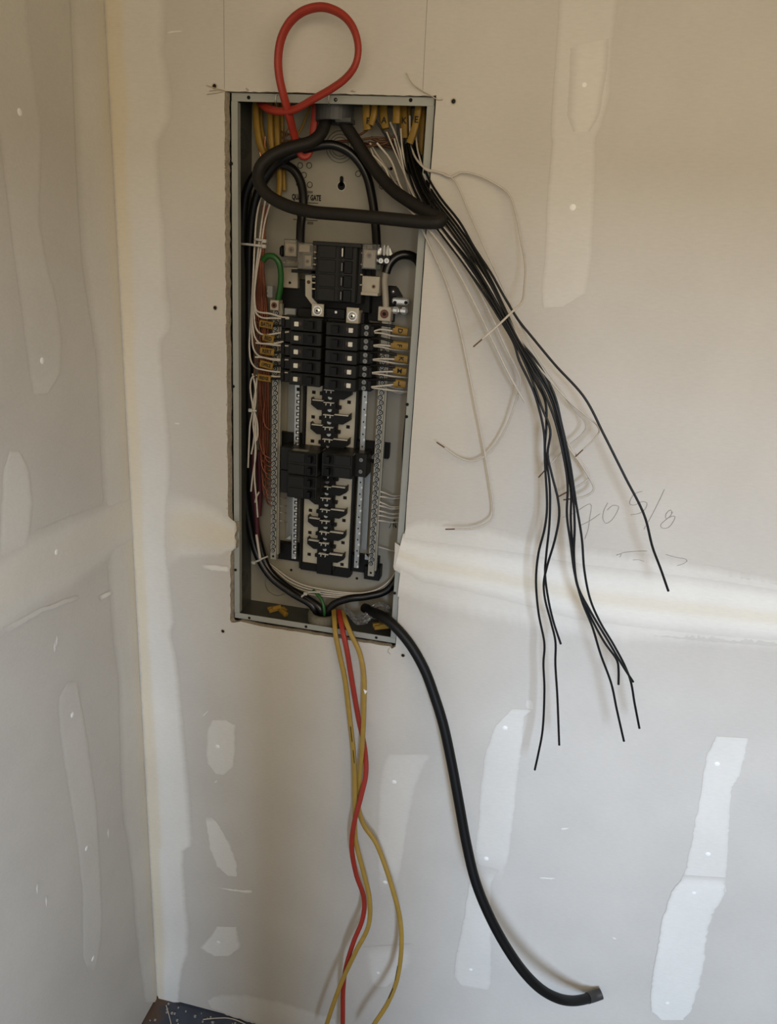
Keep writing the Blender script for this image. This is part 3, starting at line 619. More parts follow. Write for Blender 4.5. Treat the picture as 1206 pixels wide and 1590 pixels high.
two_pole(-1, .3365, .3850, 'black two pole breaker with grey sticker on top, upper of the lower left pair', True)
two_pole(-1, .2870, .3355, 'black two pole breaker below the stickered one, lower of the lower left pair')
two_pole(1, .3405, .3890, 'black two pole breaker alone on the lower right')
# main breaker: four poles ganged, clear lug covers each side
mb = thing('main_breaker', 'wide black main breaker with clear lug covers at panel top', 'main breaker', (.02, .09, .73))
b = MB(); b.box(-.026, .0655, .030, .0598, .677, .783, .0015); b.box(-.018, .058, .016, .031, .679, .781, .0015); b.box(-.026, .066, .012, .04, .776, .7835, .001); b.build('body', BLACKB, mb)
for k in range(4):
    zc = .7665 - .0252*k
    MB().box(-.014, .018, .0142, .0165, zc-.0112, zc+.0112, .0008).build('face_plate', BLACKB, mb)
    o = MB().box(.024, .029, .0135, .017, zc-.011, zc+.011).box(.0315, .0335, .0112, .017, zc-.009, zc+.009).box(.034, .050, .0135, .017, zc-.011, zc+.011, .001).build('switch', BLACKH, mb)
    MB().box(.0305, .0325, .0096, .0112, zc-.007, zc+.007).build('switch_edge', mat('grey_edge', (104, 104, 100), .4) if k else WHITEB, o)
for k, zc in enumerate((.764, .7535, .7425, .7205, .710, .699)):
    MB().box(-.0285, -.022, .022, .03, zc-.0012, zc+.0012).build('vent_rib', LUGM, mb)
for k, zc in enumerate((.768, .748, .73, .712)):
    MB().box(.063, .067, .024, .03, zc-.001, zc+.001).build('vent_rib', LUGM, mb)
def cover(px0, py0, px1, py1, y0, y1, th=.0012):
    a, b_ = at(px0, py0, y0), at(px1, py1, y0); m = MB()
    m.box(a.x, b_.x, y0, y0+th, b_.z, a.z, .0003); m.box(a.x, a.x+th, y0+th, y1, b_.z, a.z); m.box(b_.x-th, b_.x, y0+th, y1, b_.z, a.z); m.box(a.x+th, b_.x-th, y0+th, y1, b_.z, b_.z+th); m.box(a.x+th, b_.x-th, y0+th, y1, a.z-th, a.z)
    return m.build('lug_cover', CLEAR, mb)
cover(441, 371, 461, 400, .022, .05); cover(462, 376, 486, 419, .016, .05); cover(563, 378, 584, 419, .018, .05)
def mlug(px0, py0, px1, py1, y0, y1, scr=None, m=LUGM, r=.006):
    a, b_ = at(px0, py0, y0), at(px1, py1, y0); o = MB().box(a.x, b_.x, y0, y1, b_.z, a.z, .0008).build('lug', m, mb)
    if scr:
        p = at(scr[0], scr[1], y0); MB().ring((p.x, y0-.0012, p.z), (0, 1, 0), r*.5, r, .0012, 16).build('set_screw', mat('dull_screw', (128, 104, 84), .5, .5, .1, 90), o)
        MB().cyl((p.x, y0-.0006, p.z), (p.x, y0, p.z), r*.5, 8).build('screw_hole', DARK, o)
mlug(443, 377, 460, 398, .030, .055, (452, 388)); mlug(464, 379, 481, 392, .03, .05); mlug(473, 396, 483, 414, .026, .05, (477.5, 406), r=.0035)
mlug(564, 387, 582, 417, .028, .055, (573, 397), r=.005); mlug(562, 428, 588, 456, .032, .06, (580, 445), r=.0036)
m = MB(); a = at(561, 456, .032); m.box(a.x, a.x+.032, .028, .06, a.z-.002, a.z+.003); m.build('lug_ledge', LUGM, mb)
a = at(452, 418, .03); MB().box(a.x, a.x+.04, .03, .06, a.z-.006, a.z, .0006).box(at(433, 380, .04).x, at(441, 380, .04).x, .04, .06, at(440, 399, .04).z, at(440, 381, .04).z, .004).build('lug_base', BLACKP, mb)
a = at(440, 404, .04); MB().box(a.x, a.x+.028, .036, .05, a.z-.009, a.z, .003).build('lug_cover', CLEAR, mb)

# ---------------------------------------------------------------- bushings
tb = thing('conduit_bushing', 'grey plastic conduit end poking through the panel top', 'conduit bushing', (-.005, .055, 1.0))
c = at(520, 168, .055)
MB().ring((c.x, .055, .985), (0, 0, 1), .026, .0335, .030, 30).build('collar', PVC, tb)
MB().box(c.x+.008, c.x+.037, .03, .06, .982, .990, .001).box(c.x-.0015, c.x+.0015, .0208, .0222, .986, 1.01).build('rib', PVC, tb)
bb = thing('conduit_bushing', 'dusty round bushing in the panel floor with cables passing down', 'conduit bushing', (-.03, .05, 0))
MB().ring((at(503, 945, .05).x, .05, .0005), (0, 0, 1), .027, .0345, .020, 30).ring((at(503, 945, .05).x, .05, .0185), (0, 0, 1), .026, .0325, .004, 30).build('collar', BUSH, bb)

# ---------------------------------------------------------------- heavy cables
def cable(name, label, cat, pts, r, m, n=12, group=None, step=.006, **k):
    return tag(MB().tube(route(*pts), r, n, step=step, **k).build(name, m), label, cat, group)
loop = cable('service_cable', 'thick black cable looping out in front of the upper panel', 'cable',
      ((509, 172, .055), (505, 190, .052), (498, 208, .042), (482, 221, .03), (460, 227, .02), (438, 234, .01), (416, 246, .0), (402, 264, -.006), (402, 284, -.012), (416, 303, -.016), (445, 319, -.022), (485, 329, -.028), (530, 333, -.032), (580, 337.5, -.034), (625, 342, -.035), (662, 345.5, -.036),
       (680, 345, -.036), (686, 341, -.030), (676, 335, -.022), (655, 325, -.012), (634, 312, .0), (610, 295, .018), (588, 271, .034), (567, 242, .044), (549, 214, .050), (534, 190, .054), (528, 172, .056)), .0108, RUBBER2, 14)
cable('service_cable', 'black cable arching from the right main lug to the panel left side', 'cable',
      ((585, 385, .042), (583, 352, .052), (578, 310, .06), (568, 270, .064), (549, 242, .06), (520, 226, .05), (492, 227, .046), (464, 236, .044), (438, 248, .046), (418, 268, .052), (402, 296, .056), (393, 330, .06), (388, 380, .066), (387, 450, .074), (387, 600, .076), (388, 700, .078), (392, 780, .078), (402, 840, .076), (416, 882, .07), (444, 910, .064), (478, 930, .056), (496, 944, .05), (499, 960, .05)), .0083, RUBBERG)
cable('service_cable', 'black cable arching from the left main lug to the panel left side', 'cable',
      ((466, 384, .038), (467, 350, .048), (471, 314, .056), (467, 283, .062), (455, 263, .062), (438, 255, .060), (418, 256, .054), (398, 270, .048), (384, 294, .05), (378, 330, .056), (376, 400, .068), (376, 520, .076), (377, 640, .078), (379, 740, .078), (386, 808, .076), (398, 858, .070), (420, 895, .062), (452, 920, .056), (486, 942, .050), (489, 960, .05)), .0083, RUBBERG)
nc = thing('neutral_cable', 'black cable with bare end in the right terminal bar, running behind the rim', 'cable', tuple(at(600, 424, .035)))
MB().tube(route((599, 424, .035), (603, 412, .037), (611, 402, .04), (622, 396, .044), (634, 396, .050), (646, 402, .058), (654, 420, .068), (655, 470, .078), (646, 560, .078), (637, 630, .062), (631, 690, .054), (629.5, 745, .058), (626, 830, .078), (620, 890, .084), (600, 917, .074), (570, 926, .064), (540, 930, .056), (516, 940, .052), (507, 960, .05)), .0082, 12, step=.006).build('jacket', RUBBERG, nc)
MB().tube(route((599, 422, .036), (597, 436, .042), (598, 456, .048), (599, 480, .053)), .0062, 12).build('bare_end', LUGM, nc)
cable('ground_wire', 'short green wire arching into the left terminal bar', 'wire', ((409, 404, .05), (414, 398, .046), (424, 398, .044), (432, 406, .046), (436, 424, .05), (435, 448, .054), (431, 468, .058)), .0056, GRN, 10, step=.004)
cable('ground_wire', 'green wire going down into the bottom bushing', 'wire', ((486, 917, .066), (494, 924, .058), (500, 933, .052), (503, 945, .047), (504, 956, .046)), .0036, GRN, 8)
cable('service_cable', 'thick black cable hanging from the panel bottom, its end against the wall', 'cable',
      ((566, 944, .06), (580, 951, .03), (593, 957, .0), (611, 971, -.012), (636, 1000, -.022), (659, 1040, -.032), (674, 1080, -.042), (688, 1125, -.054), (701, 1185, -.07), (713, 1250, -.088), (724, 1310, -.104), (737, 1365, -.12), (755, 1412, -.13), (782, 1464, -.134), (812, 1508, -.132), (840, 1536, -.12), (866, 1550, -.1), (888, 1554, -.072), (905, 1552, -.046), (919, 1548, -.022)), .0105, RUBBER, 14)
o = bpy.data.objects['service_cable.003']
MB().tube(route((912, 1550, -.034), (922, 1547, -.022), (933, 1543, -.014)), .0116, 12, step=.004).build('taped_end', mat('grey_black_tape', (52, 50, 48), .5), o)

# ---------------------------------------------------------------- red and yellow sheathed cables
rl = route((404, 160, .05), (410, 165, .03), (420, 170.5, .01), (437, 173, -.006), (458, 169.5, -.016), (486, 154, -.028), (515, 137.5, -.036), (537, 121, -.042), (551, 102, -.046), (556, 78, -.048), (551, 50, -.048), (538, 29, -.047), (519, 16, -.046), (497, 11, -.045), (472, 17, -.044), (452, 32, -.042), (438, 56, -.04), (432, 86, -.037), (433, 116, -.033), (440, 148, -.024), (448, 176, -.008), (455, 204, .016), (462, 229, .034), (467, 240, .040), (472.5, 243.5, .043), (478, 240, .046), (483, 225, .05), (487, 200, .053), (489, 178, .055), (490, 160, .055))
tag(MB().tube(rl, .0066, 12, rx=.0048, step=.005).build('red_cable', RED), 'red cable making a loop above the panel top', 'cable')
def flat(name, label, pts, w, th, m, cat='cable', group=None, ref=(1, -.15, 0)):
    return tag(MB().tube(route(*pts), w, 12, rx=th, ref=Vector(ref), step=.006).build(name, m), label, cat, group)
y1 = flat('yellow_cable', 'yellow cable below the panel winding down close beside the red one', ((518, 948, .05), (519, 962, .012), (521, 985, -.012), (528, 1020, -.018), (535.5, 1055, -.022), (544, 1125, -.03), (549.5, 1179, -.034), (551, 1250, -.04), (552, 1304, -.052), (564, 1354, -.06), (573.5, 1395, -.066), (572, 1437, -.075), (552, 1478, -.086), (529, 1528, -.098), (508.5, 1586, -.115), (496, 1630, -.125)), .0052, .0036, YELC, group=None)
y2 = flat('yellow_cable', 'yellow cable swinging out right below the panel in a long bow', ((531, 950, .05), (537, 966, .006), (545, 985, -.012), (558, 1013, -.020), (564.6, 1046, -.028), (565, 1096, -.034), (562.5, 1154, -.034), (558, 1212, -.03), (556, 1252, -.03), (564.6, 1281, -.034), (583, 1308, -.04), (598, 1345, -.05), (610, 1383, -.06), (620.5, 1424, -.068), (623, 1470, -.078), (616.5, 1520, -.088), (602, 1557, -.1), (578, 1595, -.11), (560, 1630, -.12)), .0052, .0036, YELC)
rd = flat('red_cable', 'red cable twisting down among the yellow ones below the panel', ((526, 948, .05), (528.5, 962, .010), (533, 985, -.016), (537.6, 1005, -.022), (546, 1055, -.022), (556, 1113, -.022), (566, 1162, -.024), (568, 1200, -.034), (560.4, 1237, -.046), (549.5, 1279, -.056), (546, 1316, -.058), (553, 1358, -.056), (565, 1395, -.056), (563, 1426, -.062), (549, 1462, -.072), (537.6, 1499, -.082), (533, 1532, -.088), (532, 1590, -.1), (531, 1635, -.105)), .0054, .0036, RED)
for o_, pp in ((y1, ((544, 1128, -.0345), (546.5, 1152, -.0375))), (y1, ((548, 1165, -.0395), (550, 1185, -.0395))), (y2, ((617, 1500, -.0895), (613, 1522, -.0945))), (y2, ((610, 1535, -.0985), (603, 1551, -.1045)))):
    MB().tube(route(*pp), .0008, 5, step=.004).build('cable_print', INK, o_)
# a bit of stuck drywall on the yellow cable
p = at(567, 1074, -.0375); MB().prism([(p.x-.004, p.z+.005), (p.x+.004, p.z+.002), (p.x, p.z-.006)], p.y-.001, p.y+.001).build('plaster_bit', WHITE_SPOT, y2)
# yellow sheathed cables entering the top of the panel
def sheath(label, pts, w=.0058, th=.0042, letter=None, lp=None, ls=.014, group='yellow sheathed cables at the panel top'):
    o = flat('sheathed_cable', label, pts, w, th, YEL, 'cable', group)
    if letter: text(letter, ls, INK, o, at(lp[0], lp[1], lp[2]), sx=1.0, bold=.0003)
    return o
sheath('yellow cable end at top left, beside the left wall', ((397, 158, .06), (398, 180, .055), (400, 205, .05), (404, 226, .05), (410, 240, .055)), .006)
sheath('yellow cable end at top left, second from the left wall', ((403, 160, .075), (404, 190, .07), (409, 220, .068), (414, 242, .066)), .005)
sheath('yellow cable end at top left, third from the left wall', ((419, 158, .06), (420, 190, .055), (421, 218, .052), (424, 240, .055)), .0052)
sheath('yellow cable at top left running down behind the black loop, left one', ((429, 158, .068), (430, 190, .06), (431, 220, .058), (433, 256, .07), (434, 290, .075), (430, 318, .07)), .0052)
sheath('yellow cable at top left running down behind the black loop, right one', ((437, 160, .08), (437, 190, .078), (438, 230, .08), (440, 270, .085), (441, 296, .085)), .0046)
sheath('thin yellow strip slanting behind the red cable', ((482, 160, .08), (474, 185, .078), (464, 206, .075), (452, 218, .07), (444, 226, .066)), .0022, .0012)
sheath('yellow cable end marked F at top right', ((569, 160, .05), (569, 180, .05), (570, 202, .05)), .0072, .004, 'F', (571, 188, .0445))
sheath('split yellow cable end between the ones marked F and A', ((582, 158, .045), (581, 174, .043), (579, 184, .043), (576, 194, .044)), .0055)
sheath('yellow cable end marked A at top right', ((595, 160, .06), (596, 180, .058), (598, 200, .056)), .0078, .004, 'A', (596, 187, .0525))
sheath('split yellow cable end right of the one marked A', ((616, 158, .04), (616, 175, .038), (615, 192, .038)), .0068)
sheath('yellow cable end marked K at top right', ((627, 160, .06), (627, 185, .056), (628, 215, .054)), .0068, .004, 'K', (627, 187.5, .0505))
sheath('plain yellow cable end between those marked K and E', ((634, 160, .07), (634, 185, .068), (636, 208, .066)), .005)
sheath('yellow cable end marked E, tapering, at top right', ((651, 158, .032), (648, 180, .03), (643, 202, .03), (636, 222, .034)), .0062, .004, 'E', (646, 186, .0245))
sheath('yellow cable end at top right, against the right wall', ((657, 160, .06), (656, 190, .058), (654, 220, .058), (653, 240, .06)), .005)

# ---------------------------------------------------------------- black wires hanging out to the right
BR = .00215
def bw(label, pts, r=BR): return cable('black_wire', label, 'wire', pts, r, BLKW, 7, 'black wires hanging out of the panel', step=.006)
def head(dx, k=0, d=0):                      # the shared run down out of the box; each wire keeps its own lane
    base = [(634, 222, .045), (640, 248, .03), (651, 283, .008), (668, 315, -.012), (697, 355, -.03), (727, 397, -.042), (752, 437, -.05), (779, 486, -.058), (802, 530, -.064)]
    w = [.5, .7, .8, .9, 1.0, .9, .75, .5, .35]
    return [(x + dx*q, y - dx*q*.55, dd - d) for (x, y, dd), q in zip(base, w)]
bw('single black wire swinging furthest right, away from the bundle', head(17, d=.006)[:5] + [(736, 384, -.046), (762, 424, -.056), (784, 463, -.062), (804, 496, -.066), (828, 526, -.07), (862, 567, -.076), (907, 617, -.084), (938, 676, -.09), (970, 740, -.096), (1000, 800, -.1), (1013, 850, -.102), (1025, 882, -.102), (1037.5, 918, -.102)])
bw('black wire with the lowest end of all, leftmost tip', head(-13) + [(806, 560, -.066), (820, 589, -.068), (831, 615, -.07), (844, 669, -.073), (846, 720, -.076), (849, 790, -.08), (845, 822, -.082), (836, 858, -.084), (832, 900, -.086), (836, 952, -.088), (845, 1000, -.09), (843.5, 1030, -.092), (845, 1070, -.094), (842, 1135, -.096), (836, 1168, -.097), (830, 1195.5, -.098)])
bw('black wire ending just right of the lowest one', head(-7, d=.004) + [(822, 580, -.072), (840, 630, -.076), (854, 668, -.08), (850, 705, -.082), (856, 735, -.084), (866, 775, -.087), (868, 800, -.088), (862, 835, -.09), (849, 880, -.092), (844, 905, -.093), (846, 930, -.094), (855, 965, -.096), (862, 995, -.097), (862, 1030, -.098), (865, 1080, -.1), (868, 1157, -.102)])
bw('short black wire of the left strand, ending beside the tape joint', head(-4, d=-.004) + [(830, 590, -.062), (846, 622, -.064), (848, 660, -.066), (846, 700, -.07), (853, 750, -.073), (853, 810, -.076), (848, 860, -.078), (846, 890, -.08), (851, 930, -.082), (859, 965, -.084), (870.5, 1000, -.086)])
bw('black wire of the right strand, ending lower left of that strand', head(0, d=.008) + [(822, 566, -.078), (846, 612, -.082), (862, 655, -.085), (873, 700, -.088), (881, 750, -.09), (880, 800, -.092), (886, 845, -.094), (892, 890, -.096), (904, 935, -.098), (919, 972, -.1), (932, 1015, -.102), (949, 1062, -.104), (957, 1100, -.106), (968.5, 1151, -.108)])
bw('black wire of the right strand with a short bent-down tip', head(4, d=0) + [(826, 566, -.07), (852, 612, -.073), (866, 655, -.076), (876, 705, -.079), (886, 760, -.082), (886, 810, -.084), (890, 860, -.086), (895, 905, -.088), (914, 952, -.09), (938, 997, -.092), (958, 1026, -.094), (960, 1040, -.094), (960, 1063, -.095)])
bw('black wire of the right strand, tip pointing out sideways right', head(8, d=.004) + [(828, 562, -.076), (856, 612, -.08), (869, 655, -.083), (880, 710, -.086), (889, 765, -.088), (892, 815, -.09), (891, 865, -.092), (897, 910, -.094), (917, 950, -.096), (945, 997, -.098), (968, 1036, -.1), (983, 1059, -.1)])
bw('black wire of the right strand, ending lowest right of that strand', head(12, d=-.004) + [(832, 560, -.062), (860, 612, -.064), (872, 660, -.067), (884, 715, -.07), (894, 780, -.073), (903, 835, -.076), (907, 885, -.079), (916, 930, -.081), (931, 965, -.083), (953, 1002, -.085), (970, 1034, -.086), (979, 1058, -.087), (985, 1092, -.088), (992.5, 1131, -.09)])
# white wires
WR = .0019
def ww(label, pts, tip=2, group='white wires hanging out of the panel', r=WR):
    o = cable('white_wire', label, 'wire', pts, r, WHTW, 7, group, step=.006)
    if tip:
        P = route(*pts); a, b = P[-1], P[-1] + (P[-1]-P[-2]).normalized()*.018
        MB().tube([a, b], r*.75, 6).build('bare_tip', COPPERD, o)
    return o
ww('white wire whose end curls out in front of the black bundle', ((636, 180, .05), (637, 215, .045), (641, 236, .03), (650, 252, .008), (661, 262, -.002), (685, 269, -.008), (701, 275, -.01), (713, 268, -.011), (735, 270, -.012), (770, 286, -.012), (790, 302, -.014), (800, 330, -.02), (808, 370, -.03), (815, 410, -.05), (814, 445, -.08), (810, 469, -.105), (795, 484, -.125), (770, 508, -.145), (748, 527, -.155)), r=.0018)
ww('white wire along the bundle with end hooking left to the mid wall', ((585, 222, .05), (606, 248, .05), (622, 290, .03), (640, 312, .006), (668, 345, -.018), (706, 392, -.03), (740, 445, -.04), (765, 495, -.046), (788, 545, -.05), (803, 575, -.05), (808, 592, -.048), (800, 625, -.042), (785, 665, -.035), (766, 695, -.03), (748, 711, -.028), (731, 716, -.028), (712, 710, -.03), (690, 695, -.034)))
ww('thin pale white wire hanging nearest the panel, hooking left at the joint', ((612, 215, .055), (628, 270, .04), (645, 330, .012), (655, 355, -.004), (672, 392, -.01), (693, 440, -.014), (712, 505, -.018), (726, 570, -.022), (738, 630, -.026), (750, 690, -.028), (760, 745, -.03), (766, 790, -.03), (764, 805, -.03), (750, 816, -.032), (733, 821, -.034), (706, 821.5, -.036)))
ww('straight white wire crossing right of the bundle at its top', ((645, 210, .045), (650, 240, .02), (660, 263, -.002), (690, 270, -.006), (705, 280, -.012), (728, 330, -.022), (752, 385, -.036), (778, 440, -.048), (806, 500, -.056), (838, 560, -.062), (868, 603, -.06), (888, 632, -.056), (908, 655, -.05), (910, 664, -.048), (903, 675, -.045), (885, 690, -.042), (862, 712, -.04), (846, 730, -.038)), r=.0016)
ww('white wire with a short hook left of the far right wire', ((600, 205, .055), (617, 245, .045), (635, 285, .022), (660, 330, -.014), (696, 378, -.034), (728, 420, -.044), (762, 470, -.052), (800, 525, -.06), (840, 575, -.066), (880, 620, -.068), (905, 642, -.066), (928, 662, -.062), (930, 670, -.06), (921, 683, -.058), (905, 698, -.056)), r=.0015)
ww('white wire with the upper of two hooks at the pencilled number', ((606, 190, .055), (618, 220, .045), (630, 275, .03), (652, 320, -.01), (690, 366, -.032), (724, 412, -.044), (756, 455, -.052), (786, 505, -.06), (818, 560, -.06), (852, 630, -.056), (875, 675, -.05), (895, 708, -.046), (912, 732, -.044), (914, 742, -.043), (905, 750, -.042), (893, 757, -.04), (880, 764, -.04)))
ww('white wire with the lower of two hooks at the pencilled number', ((622, 200, .05), (625, 235, .04), (640, 282, .018), (664, 322, -.014), (700, 366, -.036), (736, 410, -.048), (766, 455, -.055), (794, 505, -.062), (826, 565, -.064), (860, 640, -.06), (880, 690, -.054), (900, 718, -.05), (918, 748, -.046), (922, 758, -.045), (917, 766, -.044), (904, 772, -.043), (890, 774, -.042)))
ww('white wire hugging the left side of the black bundle', ((578, 240, .05), (598, 262, .05), (612, 300, .04), (640, 330, .0), (662, 352, -.02), (690, 388, -.032), (715, 430, -.04), (742, 482, -.046), (770, 540, -.05), (792, 585, -.054), (815, 625, -.056)), tip=0)
# short dark wires crossing at the top right, with bare copper
for i, pts in enumerate((((552, 212, .06), (566, 205, .058), (575, 197, .055), (582, 188, .052)), ((553, 228, .06), (580, 226, .058), (600, 222, .056), (616, 208, .054)), ((556, 218, .066), (580, 214, .066), (606, 216, .066), (630, 226, .066)))):
    cable('copper_wire', 'dull copper wire crossing ' + ['up to the split end beside the one marked F', 'low below the ends marked F and A', 'under the ends marked A and K to the right'][i], 'wire', pts, .0019, COPPERD, 6, 'copper wires crossing at the top right')
for i, pts in enumerate((((580, 182, .046), (588, 194, .05), (598, 210, .052), (618, 244, .05), (640, 280, .03)), ((617, 190, .04), (619, 215, .042), (628, 245, .04), (650, 285, .014), (668, 316, -.006)), ((640, 225, .036), (642, 250, .03), (652, 280, .012), (664, 300, -.004)), ((628, 216, .056), (626, 240, .052), (634, 262, .04), (650, 292, .012), (664, 312, -.006)))):
    cable('black_wire', 'short black lead from the ' + ['split end beside F', 'split end beside A', 'end marked E', 'end marked K'][i] + ' joining the black bundle', 'wire', pts, .002, BLKW, 6, 'black leads from the yellow ends')
for i, pts in enumerate((((576, 214, .07), (590, 220, .068), (606, 219, .066), (622, 213, .06)), ((572, 222, .078), (592, 226, .076), (612, 230, .072), (626, 240, .066)), ((600, 205, .064), (607, 218, .068), (612, 232, .07), (622, 246, .066)))):
    cable('copper_wire', 'thick dull copper wire ' + ['lying level', 'dropping slowly right', 'running steeply down'][i] + ' in the tangle at top right', 'wire', pts, .003, COPPERD, 6, 'copper wires crossing at the top right')
for i, pts in enumerate((((436, 204, .062), (446, 207, .06), (456, 212, .06), (463, 218, .062)), ((438, 214, .066), (448, 209, .064), (458, 207, .064)), ((437, 222, .064), (446, 218, .06), (455, 219, .058), (466, 214, .06)), ((449, 198, .07), (444, 206, .068), (440, 218, .064)))):
    cable('copper_wire', 'dull copper wire ' + ['uppermost', 'rising right', 'lowest', 'steepest'][i] + ' in the tangle left of the red cable', 'wire', pts, .0013, COPPERD, 6, 'copper wires in the tangle at top left')
for i, pts in enumerate((((399, 222, .052), (403, 236, .052), (407, 252, .054)), ((412, 212, .06), (411, 226, .058), (413, 238, .056)))):
    cable('copper_wire', 'bright copper wire below the ' + ['first', 'third'][i] + ' yellow cable end at top left', 'wire', pts, .0016, mat('bright_copper', (196, 130, 100), .3, .7, .1, 130), 6)
cable('copper_wire', 'copper wire lying across the panel top behind the black arch', 'wire', ((515, 221, .088), (540, 219, .088), (562, 222, .088), (590, 228, .086)), .0022, COPPER, 6)
for i, pts in enumerate((((574, 222, .075), (585, 240, .078), (598, 258, .08), (618, 290, .07)), ((575, 230, .07), (582, 246, .072), (592, 258, .075)))):
    cable('white_wire', ['longer white lead behind the others at top right', 'shorter white lead behind the others at top right'][i], 'wire', pts, .0018, WHTW, 6, 'white leads at the top right')

# ---------------------------------------------------------------- left side: coppers, whites, tags
for i in range(13):
    u = (i*7 % 13)/12; x_ = 401 + 17*u; d0 = .058 + .012*((i*5) % 4)/4; ye = 712 + i*6.6 if i < 12 else 668
    wv = random.uniform(-2, 2)
    cable('copper_wire', 'bare copper wire bending into the left terminal bar, ' + ORD[(i+1) % 13] + ' bend from the top', 'wire',
          ((410+random.uniform(-3, 8), 318+random.uniform(0, 10), .06), (406+6*u, 360, .062), (402+7*u, 410, d0), (398+16*u, 470, d0+.004), (x_+wv, 540, d0), (x_-wv, 610, d0-.002), (x_+wv*.5, min(660, ye-40), d0), (404+9*u, ye-22, d0-.004), (409+5*u, ye-7, d0-.008), (418, ye-1, .052), (426, ye, .058)), .00155, COPPER, 6, 'bare copper ground wires', step=.007)
def lw(pts, lab='white wire curving into the upper left breakers', group='white wires into the left breakers', r=.00185):
    return cable('white_wire', lab, 'wire', pts, r, WHTW, 7, group, step=.005)
TOPW = [((405, 302, .058), (398, 340, .056), (395, 385, .05), (393, 430, .05)), ((414, 300, .056), (407, 340, .054), (402, 380, .048), (396, 430, .048)), ((421, 310, .056), (411, 345, .054), (405, 385, .047), (398, 425, .047))]
lw(TOPW[2] + ((395, 460, .045), (398, 482, .042), (404, 485, .04), (420, 487, .036), (436, 492, .034), (449, 493.5, .036)), 'white wire entering the topmost left breaker, upper strand')
lw(TOPW[1] + ((394, 465, .045), (398, 487, .042), (406, 493, .040), (425, 494, .037), (449, 494.5, .036)), 'white wire entering the topmost left breaker, lower strand')
lw(((395, 440, .05), (394.5, 490, .044), (398, 511, .042), (405, 518.5, .040), (415, 519.8, .038), (430, 517.5, .036), (449, 515, .036)), 'white wire entering the second left breaker')
lw(((393, 445, .052), (392, 500, .046), (396, 524, .043), (402, 532, .041), (416, 533.5, .038), (430, 532.5, .036), (440, 530, .036)), 'short white wire ending between the second and third left breakers')
lw(((397, 532.5, .041), (412, 534, .039), (430, 536, .037), (448, 537, .037)), 'straight white wire entering the third left breaker')
lw(((392, 450, .054), (391, 520, .046), (394, 543, .044), (401, 552, .042), (414, 556, .040), (432, 558, .037), (448, 558.5, .037)), 'white wire entering the fourth left breaker')
lw(((396, 554.5, .041), (408, 555, .041), (425, 559, .039), (447, 560, .038)), 'straight white wire entering the fourth left breaker')
lw(TOPW[0] + ((389, 500, .052), (387, 540, .048), (390, 562, .045), (397, 571, .042), (408, 574, .040), (426, 577, .038), (447, 578.5, .037)), 'white wire entering the lowest left breaker')
lw(((440, 580, .036), (438, 584, .037), (432, 585, .038), (421, 584, .039)), 'tiny hooked white wire by the lowest left breaker')
PG = 'white pigtails tied left of the copper bundle'
lw(((399, 583, .044), (392, 585, .042), (388.5, 597, .042), (390, 617, .042), (394, 636, .042), (399, 655, .043), (400, 675, .044), (398, 684, .045)), 'white pigtail with rounded top, tied left of the copper bundle', PG)
lw(((392, 580, .046), (396, 600, .045), (397, 620, .043), (395, 637, .042), (393, 660, .043), (396, 685, .044), (397, 705, .045), (392, 740, .046), (389.5, 763, .047)), 'white pigtail with a square cut end, second longest of the tied ones', PG)
lw(((399, 586, .046), (397, 605, .045), (394, 622, .044), (394, 637, .043), (397, 665, .044), (396, 700, .045), (395, 740, .046), (398, 775, .047), (400, 803, .048)), 'longest white pigtail, reaching down past the copper bundle', PG)
lw(((391, 622, .044), (392, 637, .043), (388, 660, .046), (386, 700, .048), (385, 726, .049)), 'white pigtail hanging leftmost against the black cable', PG)
lw(((396, 660, .045), (393, 690, .046), (390, 705, .047)), 'shortest white pigtail, below the small tie', PG)
lw(((402, 764, .05), (398, 772, .05), (396, 780, .05)), 'small white stub beside the longest pigtail', PG)
for i, pts in enumerate((((394, 700, .06), (394, 760, .066), (398, 800, .07), (400, 840, .07)), ((402, 700, .07), (404, 760, .072), (402, 800, .074)))):
    cable('maroon_sleeve', ['longer dark maroon sleeve left of the longest white pigtail', 'shorter dark maroon sleeve behind the longest white pigtail'][i], 'sleeve', pts, .0058, MAROON, 8, 'maroon sleeves')
cable('white_wire', 'grey white wire tip lying on the lower black cables', 'wire', ((398, 830, .062), (401, 850, .06), (404, 868, .058)), .003, WHTW, 8)
# branch circuits with their jacket tags: hot wire, white wire and a lettered stub of yellow jacket
def jacket(parent, a, b, h, word, size, rot=0, sx=.75):
    a, b = Vector(a), Vector(b); c_ = (a+b)/2; ax = (b-a); L_ = ax.length; ax.normalize()
    up = Vector((0, 0, 1)); up = (up - ax*up.dot(ax)).normalized(); fw = ax.cross(up)
    M_ = Matrix((ax, -fw if fw.y > 0 else fw, up)).transposed()
    m = MB().tube([a, a.lerp(b, .33), a.lerp(b, .66), b], h, 10, rx=.0034, ref=up, step=.004)
    o = m.build('jacket_tag', YEL, parent)
    q = Matrix((ax, up, ax.cross(up))).transposed()
    if (ax.cross(up)).y > 0: q = Matrix((-ax, up, (-ax).cross(up))).transposed()
    text(word, size, INK, o, c_ + Vector((0, -.0038, 0)), rot=q @ Matrix.Rotation(rot, 3, 'Z'), sx=sx, bold=.0003)
left_tags = [((403.5, 502), (424, 506), 'BATH', 505), ((408.5, 523), (425.5, 528), 'BED', 525.5), ((404.5, 544), (426, 547.5), 'RERT', 546), ((404, 564), (424, 569.5), 'OFFICE', 567), ((400.5, 585.5), (420.5, 588.5), 'FRIDGE', 587)]
